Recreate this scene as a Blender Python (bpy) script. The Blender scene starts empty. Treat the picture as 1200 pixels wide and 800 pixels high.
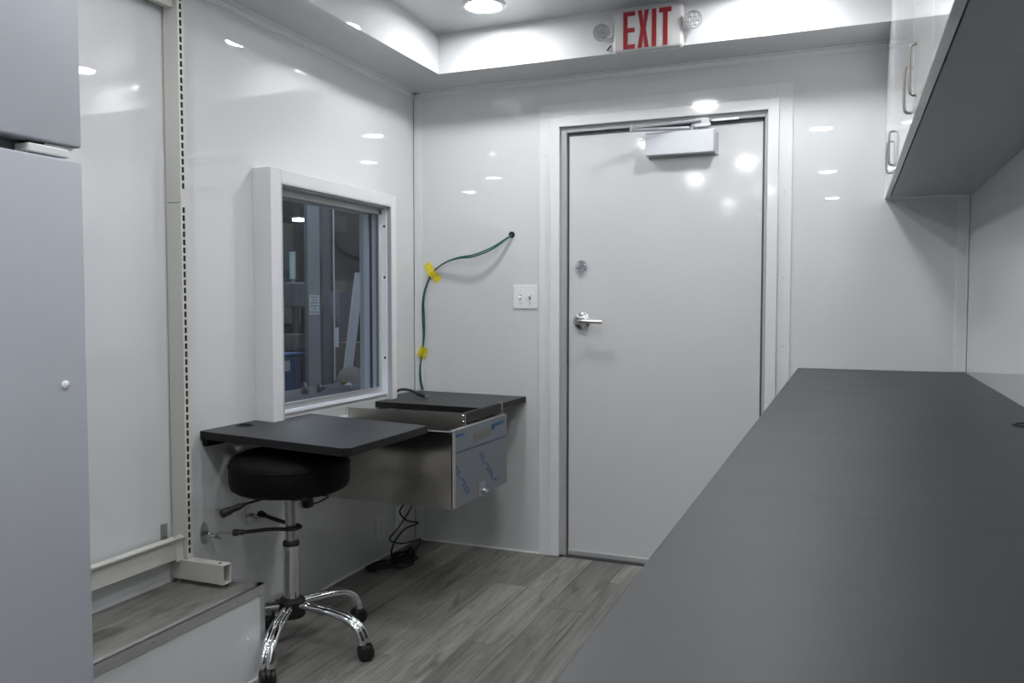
import bpy, bmesh, math, random
from mathutils import Vector, Matrix

random.seed(7)
S = bpy.context.scene
COL = S.collection
PI = math.pi

# ------------------------------------------------------------------ camera
cam_d = bpy.data.cameras.new('camera')
cam = bpy.data.objects.new('camera', cam_d)
COL.objects.link(cam)
cam.location = (0, 0, 1.235)
cam.rotation_euler = (PI / 2 - 0.04556, 0.0, 0.38634)
cam_d.sensor_width = 36.0
cam_d.lens = 29.006
cam_d.clip_start = 0.02
S.camera = cam

# ------------------------------------------------------------------ world, exposure
W = bpy.data.worlds.new('world')
S.world = W
W.use_nodes = True
W.node_tree.nodes['Background'].inputs[0].default_value = (0.62, 0.68, 0.75, 1)
W.node_tree.nodes['Background'].inputs[1].default_value = 0.30
S.view_settings.view_transform = 'Standard'
S.view_settings.look = 'None'
S.view_settings.gamma = 1
S.view_settings.use_curve_mapping = False
S.view_settings.exposure = 0.0
S.cycles.sample_clamp_indirect = 0.0      # keep the lamps' second reflections in the glossy panels
S.cycles.blur_glossy = 0.0
LAMP = 176.0           # radiance of the recessed downlight lenses
SHOP = 115.0           # watts of the added workshop fill lights

# ------------------------------------------------------------------ materials
def mat(name, col, rough=0.5, metal=0.0, spec=0.5, coat=0.0, emit=None, estr=0.0,
        noise=0.0, nscale=(20, 20, 20), rnoise=0.0, bump=0.0, bscale=200, coat_rough=0.05):
    m = bpy.data.materials.new(name)
    m.use_nodes = True
    nt = m.node_tree
    p = nt.nodes['Principled BSDF']
    c = tuple(col) + (1,)
    p.inputs['Base Color'].default_value = c
    p.inputs['Roughness'].default_value = rough
    p.inputs['Metallic'].default_value = metal
    p.inputs['Specular IOR Level'].default_value = spec
    p.inputs['Coat Weight'].default_value = coat
    p.inputs['Coat Roughness'].default_value = coat_rough
    if emit:
        p.inputs['Emission Color'].default_value = tuple(emit) + (1,)
        p.inputs['Emission Strength'].default_value = estr
    if noise or rnoise or bump:
        tc = nt.nodes.new('ShaderNodeTexCoord')
        mp = nt.nodes.new('ShaderNodeMapping')
        mp.inputs['Scale'].default_value = nscale
        nt.links.new(tc.outputs['Object'], mp.inputs[0])
        nz = nt.nodes.new('ShaderNodeTexNoise')
        nz.inputs['Detail'].default_value = 5
        nz.inputs['Scale'].default_value = 1
        nt.links.new(mp.outputs[0], nz.inputs['Vector'])
        if noise:
            mx = nt.nodes.new('ShaderNodeMix')
            mx.data_type = 'RGBA'
            mx.inputs[6].default_value = tuple(v * (1 - noise) for v in col) + (1,)
            mx.inputs[7].default_value = tuple(min(1, v * (1 + noise)) for v in col) + (1,)
            nt.links.new(nz.outputs['Fac'], mx.inputs[0])
            nt.links.new(mx.outputs[2], p.inputs['Base Color'])
        if rnoise:
            mr = nt.nodes.new('ShaderNodeMapRange')
            mr.inputs[1].default_value = 0.3
            mr.inputs[2].default_value = 0.7
            mr.inputs[3].default_value = max(0, rough - rnoise)
            mr.inputs[4].default_value = rough + rnoise
            nt.links.new(nz.outputs['Fac'], mr.inputs[0])
            nt.links.new(mr.outputs[0], p.inputs['Roughness'])
        if bump:
            n2 = nt.nodes.new('ShaderNodeTexNoise')
            n2.inputs['Scale'].default_value = bscale
            n2.inputs['Detail'].default_value = 3
            nt.links.new(tc.outputs['Object'], n2.inputs['Vector'])
            b = nt.nodes.new('ShaderNodeBump')
            b.inputs['Strength'].default_value = bump
            b.inputs['Distance'].default_value = 0.002
            nt.links.new(n2.outputs['Fac'], b.inputs['Height'])
            nt.links.new(b.outputs[0], p.inputs['Normal'])
    return m

M = {}
M['wall'] = mat('gloss_white_wall_panel', (0.608, 0.622, 0.632), 0.012, spec=0.85, noise=0.02, nscale=(3, 3, 0.6))
M['trim'] = mat('white_trim', (0.665, 0.675, 0.685), 0.07, spec=0.5)
M['matte_white'] = mat('satin_white_box', (0.64, 0.65, 0.665), 0.28)
M['ceiling'] = mat('white_ceiling', (0.53, 0.54, 0.55), 0.018)
M['door'] = mat('painted_door', (0.56, 0.565, 0.575), 0.09, spec=0.6, bump=0.02, bscale=12)
M['frame_grey'] = mat('shade_darkened_grey', (0.34, 0.345, 0.35), 0.4)  # grey frame paint, darkened for the shadow of the casing
M['pull'] = mat('dull_nickel_pull', (0.30, 0.285, 0.265), 0.3, metal=0.9)
M['base'] = mat('bounce_cutting_charcoal', (0.05, 0.052, 0.056), 0.5)  # unseen units; dark colour picked to reduce bounce light low down
M['arm'] = mat('closer_arm_metal', (0.30, 0.31, 0.33), 0.35, metal=0.6)
M['gasket'] = mat('dark_gasket', (0.06, 0.06, 0.065), 0.6)
M['laminate'] = mat('charcoal_laminate', (0.028, 0.0285, 0.031), 0.45, spec=0.36, noise=0.06, nscale=(2, 14, 14), rnoise=0.012, bump=0.03, bscale=600)
M['laminate_edge'] = mat('black_edge_band', (0.008, 0.008, 0.009), 0.5, spec=0.3)
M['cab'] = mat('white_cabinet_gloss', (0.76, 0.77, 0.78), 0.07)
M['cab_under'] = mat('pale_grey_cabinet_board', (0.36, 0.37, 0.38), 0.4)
M['chrome'] = mat('chrome', (0.75, 0.76, 0.78), 0.07, metal=1)
M['satin'] = mat('satin_nickel', (0.52, 0.51, 0.50), 0.28, metal=1)
M['silverpaint'] = mat('silver_paint', (0.52, 0.54, 0.57), 0.35, metal=0.25)
M['alu'] = mat('brushed_aluminium', (0.62, 0.63, 0.64), 0.33, metal=0.85)
M['alu_pale'] = mat('light_tinted_aluminium', (0.76, 0.80, 0.86), 0.35, metal=0.0)  # aluminium with the bluish brightness of falling light put into its colour
M['alu_dull'] = mat('dull_aluminium_frame', (0.50, 0.51, 0.51), 0.42, metal=0.3)
M['steel'] = mat('brushed_stainless', (0.54, 0.51, 0.47), 0.17, metal=1, noise=0.03, nscale=(5, 5, 5), rnoise=0.03)
M['steel_dark'] = mat('steel_inner', (0.42, 0.40, 0.37), 0.36, metal=1)
M['film'] = mat('protective_film_on_steel', (0.17, 0.185, 0.21), 0.36, metal=0.3, noise=0.05, nscale=(6, 6, 6))
M['filmblue'] = mat('blue_film_print', (0.008, 0.075, 0.20), 0.5)
M['filmseam'] = mat('film_fold', (0.05, 0.08, 0.14), 0.5)
M['tape_grey'] = mat('tape_residue', (0.17, 0.165, 0.155), 0.7, noise=0.3, nscale=(60, 60, 60))
M['black'] = mat('black_plastic', (0.009, 0.009, 0.010), 0.45, spec=0.35)
M['vinyl'] = mat('black_vinyl', (0.004, 0.004, 0.0045), 0.55, spec=0.12, bump=0.1, bscale=300)
M['rubber'] = mat('black_rubber', (0.008, 0.008, 0.009), 0.6)
M['cream'] = mat('cream_powder_coat', (0.55, 0.545, 0.505), 0.35, spec=0.5)
M['hollow'] = mat('slot_shade_black', (0.01, 0.01, 0.01), 0.9)  # black that stands in for the shade inside slots
M['fridge'] = mat('white_fridge_enamel', (0.42, 0.44, 0.485), 0.42, bump=0.12, bscale=350)
M['fridge_in'] = mat('fridge_gap_grey', (0.10, 0.105, 0.11), 0.6)
M['plastic_white'] = mat('white_plastic', (0.74, 0.75, 0.76), 0.3)
M['sign_white'] = mat('exit_sign_housing', (0.46, 0.455, 0.455), 0.35)
M['sign_red'] = mat('exit_sign_red', (0.24, 0.006, 0.011), 0.45)
M['lens'] = mat('clear_lamp_lens', (0.42, 0.43, 0.44), 0.15, metal=0.35)
M['green'] = mat('green_cable', (0.003, 0.085, 0.042), 0.4)
M['yellow'] = mat('yellow_tape', (0.72, 0.60, 0.03), 0.6, noise=0.2, nscale=(50, 50, 50))
M['caulk'] = mat('white_caulk', (0.82, 0.83, 0.84), 0.4)
M['strapsteel'] = mat('zinc_plate', (0.45, 0.46, 0.48), 0.3, metal=0.9)
M['lamp'] = mat('downlight_lens', (0.9, 0.9, 0.9), 0.4, emit=(0.985, 0.995, 1.0), estr=LAMP)
M['lamptrim'] = mat('downlight_ring', (0.75, 0.76, 0.77), 0.3)
# workshop
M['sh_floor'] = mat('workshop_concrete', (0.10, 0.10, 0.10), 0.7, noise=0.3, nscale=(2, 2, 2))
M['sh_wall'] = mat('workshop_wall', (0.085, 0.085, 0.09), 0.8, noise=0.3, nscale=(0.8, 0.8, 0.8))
M['sh_col'] = mat('grey_steel_column', (0.26, 0.285, 0.315), 0.5, noise=0.08, nscale=(3, 3, 1))
M['sh_col2'] = mat('dark_steel_post', (0.10, 0.11, 0.13), 0.5)
M['sh_blue'] = mat('blue_bin_plastic', (0.035, 0.11, 0.33), 0.45)
M['sh_paper'] = mat('white_paper', (0.62, 0.66, 0.70), 0.7)
M['sh_ink'] = mat('grey_print', (0.16, 0.17, 0.19), 0.8)
M['sh_dark'] = mat('dark_machine', (0.045, 0.05, 0.065), 0.6, noise=0.3, nscale=(4, 4, 4))
M['sh_beige'] = mat('beige_cabinet', (0.26, 0.25, 0.23), 0.6, noise=0.2, nscale=(3, 3, 3))
M['sh_mid'] = mat('grey_steel_cover', (0.12, 0.125, 0.15), 0.6, noise=0.2, nscale=(3, 3, 1))
M['sh_board'] = mat('pale_board', (0.66, 0.69, 0.74), 0.5)
M['sh_green'] = mat('pale_green_tube', (0.42, 0.60, 0.55), 0.4)
M['sh_dkgreen'] = mat('dark_green_panel', (0.05, 0.09, 0.09), 0.6)
M['sh_red'] = mat('red_pennant', (0.75, 0.06, 0.05), 0.6)
M['sh_orange'] = mat('orange_barrel', (0.40, 0.07, 0.03), 0.5)
M['sh_sack'] = mat('grey_tan_sack', (0.20, 0.175, 0.165), 0.8, noise=0.2, nscale=(5, 5, 5), bump=0.5, bscale=15)
M['sh_brown'] = mat('brown_carton', (0.14, 0.12, 0.10), 0.7)
M['sh_warm'] = mat('warm_panel', (0.35, 0.30, 0.24), 0.7)
M['sh_tube'] = mat('strip_lamp_glow', (1, 1, 1), 0.5, emit=(0.95, 1, 1), estr=30)
M['sh_yellow'] = mat('yellow_tub', (0.35, 0.28, 0.05), 0.6)

def glass_mat():
    m = bpy.data.materials.new('window_glass')
    m.use_nodes = True
    nt = m.node_tree
    nt.nodes.remove(nt.nodes['Principled BSDF'])
    out = nt.nodes['Material Output']
    tr = nt.nodes.new('ShaderNodeBsdfTransparent')
    tr.inputs[0].default_value = (0.80, 0.84, 0.88, 1)
    gl = nt.nodes.new('ShaderNodeBsdfGlossy')
    gl.inputs['Roughness'].default_value = 0.01
    lw = nt.nodes.new('ShaderNodeLayerWeight')
    lw.inputs[0].default_value = 0.5
    pw5 = nt.nodes.new('ShaderNodeMath'); pw5.operation = 'POWER'; pw5.inputs[1].default_value = 5.0
    nt.links.new(lw.outputs['Facing'], pw5.inputs[0])
    fr = nt.nodes.new('ShaderNodeMapRange')
    fr.inputs[3].default_value = 0.04; fr.inputs[4].default_value = 1.0
    nt.links.new(pw5.outputs[0], fr.inputs[0])
    mx = nt.nodes.new('ShaderNodeMixShader')
    nt.links.new(fr.outputs[0], mx.inputs[0])
    nt.links.new(tr.outputs[0], mx.inputs[1])
    nt.links.new(gl.outputs[0], mx.inputs[2])
    nt.links.new(mx.outputs[0], out.inputs[0])
    return m
M['glass'] = glass_mat()

def plank_mat():
    """weathered grey oak; every plank picks its own stretch of grain from its object random value"""
    m = bpy.data.materials.new('grey_oak_vinyl')
    m.use_nodes = True
    nt = m.node_tree
    N = nt.nodes.new
    Lk = nt.links.new
    p = nt.nodes['Principled BSDF']
    tc = N('ShaderNodeTexCoord')
    oi = N('ShaderNodeObjectInfo')
    mul = N('ShaderNodeMath'); mul.operation = 'MULTIPLY'; mul.inputs[1].default_value = 37.0
    Lk(oi.outputs['Random'], mul.inputs[0])
    def noise(scale, det, dist, woff, sc):
        mp = N('ShaderNodeMapping'); mp.inputs['Scale'].default_value = scale
        Lk(tc.outputs['Object'], mp.inputs[0])
        nz = N('ShaderNodeTexNoise'); nz.noise_dimensions = '4D'
        nz.inputs['Scale'].default_value = sc
        nz.inputs['Detail'].default_value = det
        nz.inputs['Distortion'].default_value = dist
        ad = N('ShaderNodeMath'); ad.operation = 'ADD'; ad.inputs[1].default_value = woff
        Lk(mul.outputs[0], ad.inputs[0])
        Lk(mp.outputs[0], nz.inputs['Vector']); Lk(ad.outputs[0], nz.inputs['W'])
        return nz
    fine = noise((70, 3.0, 1), 6, 0.3, 0.0, 1.0)
    broad = noise((9, 1.1, 1), 4, 1.6, 5.0, 1.0)
    knot = noise((11, 2.2, 1), 2, 1.2, 11.0, 1.0)
    # cathedral lines: thin bands of the broad noise field
    mod = N('ShaderNodeMath'); mod.operation = 'MULTIPLY'; mod.inputs[1].default_value = 14.0
    Lk(broad.outputs['Fac'], mod.inputs[0])
    fra = N('ShaderNodeMath'); fra.operation = 'PINGPONG'; fra.inputs[1].default_value = 1.0
    Lk(mod.outputs[0], fra.inputs[0])
    lines = N('ShaderNodeMapRange'); lines.inputs[1].default_value = 0.0; lines.inputs[2].default_value = 0.22
    lines.inputs[3].default_value = 0.0; lines.inputs[4].default_value = 1.0
    Lk(fra.outputs[0], lines.inputs[0])
    cr = N('ShaderNodeValToRGB')
    e = cr.color_ramp.elements
    e[0].position = 0.32; e[0].color = (0.085, 0.082, 0.073, 1)
    e[1].position = 0.68; e[1].color = (0.272, 0.262, 0.240, 1)
    mid = e.new(0.5); mid.color = (0.178, 0.172, 0.158, 1)
    add = N('ShaderNodeMix'); add.data_type = 'FLOAT'; add.inputs[0].default_value = 0.55
    Lk(broad.outputs['Fac'], add.inputs[2]); Lk(fine.outputs['Fac'], add.inputs[3])
    Lk(add.outputs[0], cr.inputs[0])
    dk = N('ShaderNodeMix'); dk.data_type = 'RGBA'; dk.blend_type = 'MULTIPLY'; dk.inputs[0].default_value = 1.0
    lc = N('ShaderNodeMapRange'); lc.inputs[3].default_value = 0.72; lc.inputs[4].default_value = 1.0
    Lk(lines.outputs[0], lc.inputs[0])
    Lk(cr.outputs[0], dk.inputs[6]); Lk(lc.outputs[0], dk.inputs[7])
    # knots / checks
    kn = N('ShaderNodeMapRange'); kn.inputs[1].default_value = 0.60; kn.inputs[2].default_value = 0.70
    kn.inputs[3].default_value = 1.0; kn.inputs[4].default_value = 0.45
    Lk(knot.outputs['Fac'], kn.inputs[0])
    dk2 = N('ShaderNodeMix'); dk2.data_type = 'RGBA'; dk2.blend_type = 'MULTIPLY'; dk2.inputs[0].default_value = 1.0
    Lk(dk.outputs[2], dk2.inputs[6]); Lk(kn.outputs[0], dk2.inputs[7])
    # plank to plank tone
    tn = N('ShaderNodeMapRange'); tn.inputs[3].default_value = 0.78; tn.inputs[4].default_value = 1.22
    Lk(oi.outputs['Random'], tn.inputs[0])
    dk3 = N('ShaderNodeMix'); dk3.data_type = 'RGBA'; dk3.blend_type = 'MULTIPLY'; dk3.inputs[0].default_value = 1.0
    Lk(dk2.outputs[2], dk3.inputs[6]); Lk(tn.outputs[0], dk3.inputs[7])
    Lk(dk3.outputs[2], p.inputs['Base Color'])
    p.inputs['Roughness'].default_value = 0.42
    b = N('ShaderNodeBump'); b.inputs['Strength'].default_value = 0.15; b.inputs['Distance'].default_value = 0.001
    Lk(fine.outputs['Fac'], b.inputs['Height']); Lk(b.outputs[0], p.inputs['Normal'])
    return m
M['plank'] = plank_mat()

# ------------------------------------------------------------------ geometry helpers
def BM():
    return bmesh.new()

def box(b, x0, x1, y0, y1, z0, z1, bev=0.0, seg=2):
    v = [b.verts.new((x, y, z)) for x in (x0, x1) for y in (y0, y1) for z in (z0, z1)]
    fs = [(0, 1, 3, 2), (4, 6, 7, 5), (0, 4, 5, 1), (2, 3, 7, 6), (0, 2, 6, 4), (1, 5, 7, 3)]
    faces = [b.faces.new([v[i] for i in f]) for f in fs]
    if bev > 0:
        ed = list({e for f in faces for e in f.edges})
        bmesh.ops.bevel(b, geom=ed, offset=bev, segments=seg, affect='EDGES', profile=0.5)
    return b

def obox(b, c, ax, ay, az, hx, hy, hz, bev=0.0):
    """box with centre c and its own axes"""
    c = Vector(c); ax = Vector(ax).normalized(); ay = Vector(ay).normalized(); az = Vector(az).normalized()
    v = [b.verts.new(c + ax * sx * hx + ay * sy * hy + az * sz * hz) for sx in (-1, 1) for sy in (-1, 1) for sz in (-1, 1)]
    fs = [(0, 1, 3, 2), (4, 6, 7, 5), (0, 4, 5, 1), (2, 3, 7, 6), (0, 2, 6, 4), (1, 5, 7, 3)]
    faces = [b.faces.new([v[i] for i in f]) for f in fs]
    if bev > 0:
        ed = list({e for f in faces for e in f.edges})
        bmesh.ops.bevel(b, geom=ed, offset=bev, segments=2, affect='EDGES', profile=0.5)
    return b

def frame_of(d):
    d = Vector(d).normalized()
    a = Vector((0, 0, 1)) if abs(d.z) < 0.9 else Vector((1, 0, 0))
    u = d.cross(a).normalized()
    return u, d.cross(u).normalized()

def tube(b, pts, r, n=10, caps=True, flat=1.0):
    """round bar along points; r a number or a list"""
    pts = [Vector(p) for p in pts]
    rs = r if isinstance(r, (list, tuple)) else [r] * len(pts)
    u, w = frame_of(pts[1] - pts[0])
    rings = []
    for i, p in enumerate(pts):
        if i == 0: d = pts[1] - pts[0]
        elif i == len(pts) - 1: d = pts[-1] - pts[-2]
        else: d = (pts[i + 1] - pts[i]).normalized() + (pts[i] - pts[i - 1]).normalized()
        d.normalize()
        u = (u - d * u.dot(d)).normalized()
        w = d.cross(u).normalized()
        rings.append([b.verts.new(p + (u * math.cos(2 * PI * k / n) + w * flat * math.sin(2 * PI * k / n)) * rs[i]) for k in range(n)])
    for a, c in zip(rings, rings[1:]):
        for k in range(n):
            b.faces.new([a[k], a[(k + 1) % n], c[(k + 1) % n], c[k]])
    if caps:
        b.faces.new(rings[0][::-1]); b.faces.new(rings[-1])
    return b

def cyl(b, p0, p1, r, n=24, r1=None):
    return tube(b, [p0, p1], [r, r if r1 is None else r1], n)

def lathe(b, prof, c, axis=(0, 0, 1), n=32):
    """profile [(radius, height)] turned about axis through c"""
    c = Vector(c); d = Vector(axis).normalized(); u, w = frame_of(d)
    rings = []
    for r, h in prof:
        if r < 1e-6:
            rings.append([b.verts.new(c + d * h)])
        else:
            rings.append([b.verts.new(c + d * h + (u * math.cos(2 * PI * k / n) + w * math.sin(2 * PI * k / n)) * r) for k in range(n)])
    for a, e in zip(rings, rings[1:]):
        for k in range(n):
            k2 = (k + 1) % n
            if len(a) == 1 and len(e) == 1: continue
            if len(a) == 1: b.faces.new([a[0], e[k2], e[k]])
            elif len(e) == 1: b.faces.new([a[k], a[k2], e[0]])
            else: b.faces.new([a[k], a[k2], e[k2], e[k]])
    return b

def prism(b, poly, f0, f1):
    """poly = list of 2-D points, f0/f1 turn a 2-D point into the two end positions"""
    a = [b.verts.new(f0(*p)) for p in poly]
    c = [b.verts.new(f1(*p)) for p in poly]
    b.faces.new(a); b.faces.new(c[::-1])
    n = len(poly)
    for i in range(n):
        b.faces.new([a[i], c[i], c[(i + 1) % n], a[(i + 1) % n]])
    return b

def smooth_path(pts, k=6):
    pts = [Vector(p) for p in pts]
    P = [pts[0]] + pts + [pts[-1]]
    out = []
    for i in range(1, len(P) - 2):
        a, b_, c, d = P[i - 1], P[i], P[i + 1], P[i + 2]
        for j in range(k):
            t = j / k
            out.append(0.5 * ((2 * b_) + (c - a) * t + (2 * a - 5 * b_ + 4 * c - d) * t * t + (3 * b_ - a - 3 * c + d) * t ** 3))
    out.append(pts[-1])
    return out

WLOC = {}
def obj(name, b, m, parent=None, smooth=False, bevel=0.0):
    """link a bmesh (built in world coordinates) as ONE object whose origin is at its own base"""
    bmesh.ops.recalc_face_normals(b, faces=b.faces[:])
    vs = [v.co for v in b.verts]
    lo = Vector((min(v.x for v in vs), min(v.y for v in vs), min(v.z for v in vs)))
    hi = Vector((max(v.x for v in vs), max(v.y for v in vs), max(v.z for v in vs)))
    o0 = Vector(((lo.x + hi.x) / 2, (lo.y + hi.y) / 2, lo.z))
    bmesh.ops.translate(b, verts=b.verts[:], vec=-o0)
    me = bpy.data.meshes.new(name)
    b.to_mesh(me); b.free()
    me.materials.append(m if not isinstance(m, str) else M[m])
    o = bpy.data.objects.new(name, me)
    COL.objects.link(o)
    if smooth:
        for p in me.polygons: p.use_smooth = True
        try:
            me.set_sharp_from_angle(angle=math.radians(35))
        except Exception:
            pass
    if bevel:
        md = o.modifiers.new('bevel', 'BEVEL'); md.width = bevel; md.segments = 2; md.limit_method = 'ANGLE'
    if parent is not None:
        o.parent = parent
        o.location = o0 - WLOC[parent.name]
    else:
        o.location = o0
    WLOC[o.name] = o0.copy()
    return o

def tag(o, label=None, cat=None, group=None, kind=None):
    if label: o['label'] = label
    if cat: o['category'] = cat
    if group: o['group'] = group
    if kind: o['kind'] = kind
    return o

def thing(name, label, cat, loc, group=None, kind=None):
    o = bpy.data.objects.new(name, None)
    o.empty_display_size = 0.05
    COL.objects.link(o)
    o.location = loc
    WLOC[o.name] = Vector(loc)
    return tag(o, label, cat, group, kind)

def copy_tree(o, dx=(0, 0, 0), parent=None):
    kids = list(o.children)
    c = o.copy(); COL.objects.link(c)
    if parent is None:
        c.location = o.location + Vector(dx)
    c.parent = parent
    for k in kids:
        copy_tree(k, parent=c)
    return c

def struct(name, b, m, label, cat='wall', **k):
    return tag(obj(name, b, m, **k), label, cat, kind='structure')

# ------------------------------------------------------------------ room dimensions (metres)
L, R, B, K = -2.083, 0.446, 3.786, -4.20      # left, right, back (door) wall, wall behind the camera
CT_ = 0.957
CZ, SZ = 2.496, 2.311                          # raised ceiling, bulkhead underside
FL, FB, FR = -1.798, 3.504, 0.134              # bulkhead faces
HX, HY0, HY1, HZ0, HZ1 = -1.997, 2.588, 3.402, 0.70, 1.694    # window opening

# floor: planks are parts
fl = thing('floor', 'grey weathered oak plank floor of the narrow white room', 'floor', (-0.8, 0, -0.05), kind='structure')
b = BM(); box(b, L - 0.1, R + 0.1, K - 0.1, B + 0.1, -0.05, -0.004)
obj('subfloor', b, 'gasket', fl)
pw, pl = 0.157, 1.22
meshes = {}
x = -1.118 - 7 * pw
col_i = 0
while x < R:
    off = [0.42, 0.0, 0.83, 0.25, 0.64, 1.02][col_i % 6]
    y = K - off
    xa, xb = max(x, L), min(x + pw, R)
    if xb - xa > 0.01:
        while y < B:
            ya, yb = max(y, K), min(y + pl, B - 0.001)
            if yb - ya > 0.02:
                key = (round(xb - xa, 3), round(yb - ya, 3))
                g = 0.0007
                if key not in meshes:
                    bb = BM(); box(bb, xa + g, xb - g, ya + g, yb - g, -0.004, 0.0, bev=0.0006, seg=1)
                    o = obj('plank', bb, 'plank', fl)
                    meshes[key] = o.data
                else:
                    o = bpy.data.objects.new('plank', meshes[key]); COL.objects.link(o)
                    o.parent = fl
                    o.location = Vector(((xa + xb) / 2, (ya + yb) / 2, -0.004)) - WLOC[fl.name]
            y += pl
    x += pw
    col_i += 1

# left wall with window hole
b = BM()
wt = 0.09
box(b, L - wt, L, K, HY0, 0, CZ); box(b, L - wt, L, HY1, B, 0, CZ)
box(b, L - wt, L, HY0, HY1, 0, HZ0); box(b, L - wt, L, HY0, HY1, HZ1, CZ)
struct('wall_left', b, 'wall', 'glossy white panelled wall on the left, with the window in it')
DX0, DX1, DZ = -1.290, -0.332, 2.078           # door hole
b = BM()
box(b, L - wt, DX0, B, B + wt, 0, CZ); box(b, DX1, R + wt, B, B + wt, 0, CZ); box(b, DX0, DX1, B, B + wt, DZ, CZ)
struct('wall_back', b, 'wall', 'glossy white end wall around the exit door')
b = BM(); box(b, R, R + wt, K, B, 0, CZ)
struct('wall_right', b, 'wall', 'glossy white wall above the long charcoal counter')
b = BM(); box(b, L - wt, R + wt, K - wt, K, 0, CZ)
struct('wall_front', b, 'wall', 'white wall behind the viewer')
ce = thing('ceiling', 'white raised ceiling with lower bulkheads along the walls', 'ceiling', (-0.8, 0, SZ), kind='structure')
b = BM(); box(b, L - wt, R + wt, K - wt, B + wt, CZ, CZ + 0.06)
obj('ceiling_panel', b, 'ceiling', ce)
b = BM(); box(b, L, FL, K, B, SZ, CZ); obj('bulkhead', b, 'ceiling', ce)
b = BM(); box(b, FL, R, FB, B, SZ, CZ); obj('bulkhead', b, 'ceiling', ce)

# corner and crown trims
def trim(n, parts, label, m='trim'):
    b = BM()
    for p in parts: box(b, *p, bev=0.0015, seg=1)
    return struct('trim_%d' % n, b, m, label, 'trim')
trim(1, [(L, L + 0.004, B - 0.008, B, 0.0, SZ), (L, L + 0.045, B - 0.005, B, 0.0, SZ)], 'white angle trim down the corner beside the window')
trim(2, [(R - 0.045, R, B - 0.005, B, 0.958, SZ), (R - 0.004, R, B - 0.02, B, 0.958, SZ)], 'white angle trim down the corner above the counter end')
trim(3, [(L, L + 0.0035, K, B, SZ - 0.024, SZ), (L, L + 0.035, K, B, SZ - 0.0035, SZ)], 'white crown strip along the left wall under the bulkhead')
trim(4, [(L + 0.04, FR, B - 0.0035, B, SZ - 0.024, SZ), (L, FR, B - 0.035, B, SZ - 0.0035, SZ)], 'white crown strip over the door under the bulkhead')
b = BM(); box(b, L, L + 0.0012, B - 0.0135, B - 0.0085, 0.0, SZ - 0.03)
struct('trim_5', b, 'gasket', 'fine dark joint down the left wall beside the corner trim', 'joint')
b = BM(); box(b, R - 0.0015, R, B - 0.026, B - 0.021, CT_ + 0.001, 1.669)
struct('trim_6', b, 'gasket', 'fine dark joint up the right wall beside the corner trim', 'joint')
b = BM(); box(b, L, L + 0.006, 2.19, B, 0, 0.007)
struct('baseboard_left', b, 'caulk', 'thin white caulk line along the left wall at the floor', 'baseboard')
b = BM(); box(b, L, -1.394, B - 0.006, B, 0, 0.007)
struct('baseboard_back', b, 'caulk', 'thin white caulk line along the end wall at the floor', 'baseboard')

# dark slots left open in the corner trim, screws in the crown strips
def screw_at(parent, p, axis, r=0.0035, m='satin', name='screw'):
    b = BM(); lathe(b, [(0, -0.0005), (r, 0), (r * 0.8, 0.0012), (0, 0.0018)], p, axis, 10)
    return obj(name, b, m, parent, smooth=True)
cst = bpy.data.objects['trim_3']; cbt = bpy.data.objects['trim_4']
for yy in (2.35, 2.85, 3.35):
    screw_at(cst, (L + 0.0035, yy, SZ - 0.013), (1, 0, 0), 0.003)
for xx in (-1.55, -1.05, -0.55, -0.05):
    screw_at(cbt, (xx, B - 0.0035, SZ - 0.013), (0, -1, 0), 0.003)

# ------------------------------------------------------------------ door
dr = thing('door_1', 'pale grey flush exit door with closer and lever handle', 'door', (-0.81, B, 0), kind='structure')
# casing
def casing_strip(x0, x1, z0, z1, proud, name='casing', bev=0.003):
    b = BM(); box(b, x0, x1, B - proud, B, z0, z1, bev=bev)
    return obj(name, b, 'trim', dr)
CX0, CX1, CZT = -1.394, -0.232, 2.188
c_l = casing_strip(CX0, -1.333, 0, CZT - 0.062, 0.006, 'casing_flange', 0.001)
c_r = casing_strip(-0.290, CX1, 0.0, CZT - 0.062, 0.006, 'casing_flange', 0.001)
c_t = casing_strip(CX0, CX1, CZT - 0.062, CZT, 0.007, 'casing_flange', 0.001)
casing_strip(-1.335, DX0 + 0.002, 0.004, DZ + 0.045, 0.021)
casing_strip(DX1 - 0.002, -0.288, 0.004, DZ + 0.045, 0.021)
casing_strip(DX0, DX1, DZ - 0.002, DZ + 0.045, 0.021)
for zz in (0.06, 0.55, 1.05, 1.44, 1.95): screw_at(c_l, (-1.362, B - 0.006, zz), (0, -1, 0))
for zz in (1.05, 1.35, 1.72, 2.08): screw_at(c_r, (-0.262, B - 0.006, zz), (0, -1, 0))
for xx in (-1.34, -0.80, -0.30): screw_at(c_t, (xx, B - 0.007, CZT - 0.03), (0, -1, 0))
# steel frame
b = BM()
box(b, DX0, -1.256, B - 0.002, B + 0.08, 0, DZ); box(b, -0.348, DX1, B - 0.002, B + 0.08, 0, DZ)
box(b, -1.256, -0.348, B - 0.002, B + 0.08, 2.050, DZ)
obj('door_frame', b, 'frame_grey', dr, bevel=0.002)
b = BM()
box(b, -1.256, -1.248, B + 0.012, B + 0.06, 0, 2.05); box(b, -0.357, -0.348, B + 0.012, B + 0.06, 0, 2.05)
box(b, -1.25, -0.35, B + 0.012, B + 0.06, 2.034, 2.050)
obj('gasket', b, 'gasket', dr)
leaf = None
b = BM(); box(b, -1.2485, -0.3565, B + 0.014, B + 0.058, 0.010, 2.036, bev=0.002)
leaf = obj('door_leaf', b, 'door', dr)
b = BM(); box(b, -1.2485, -0.3565, B + 0.008, B + 0.014, 0.012, 0.036, bev=0.0015)
obj('door_sweep', b, 'alu', dr)
b = BM(); box(b, DX0, DX1, B - 0.002, B + 0.09, 0, 0.0105)
obj('threshold', b, 'gasket', dr)
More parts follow.
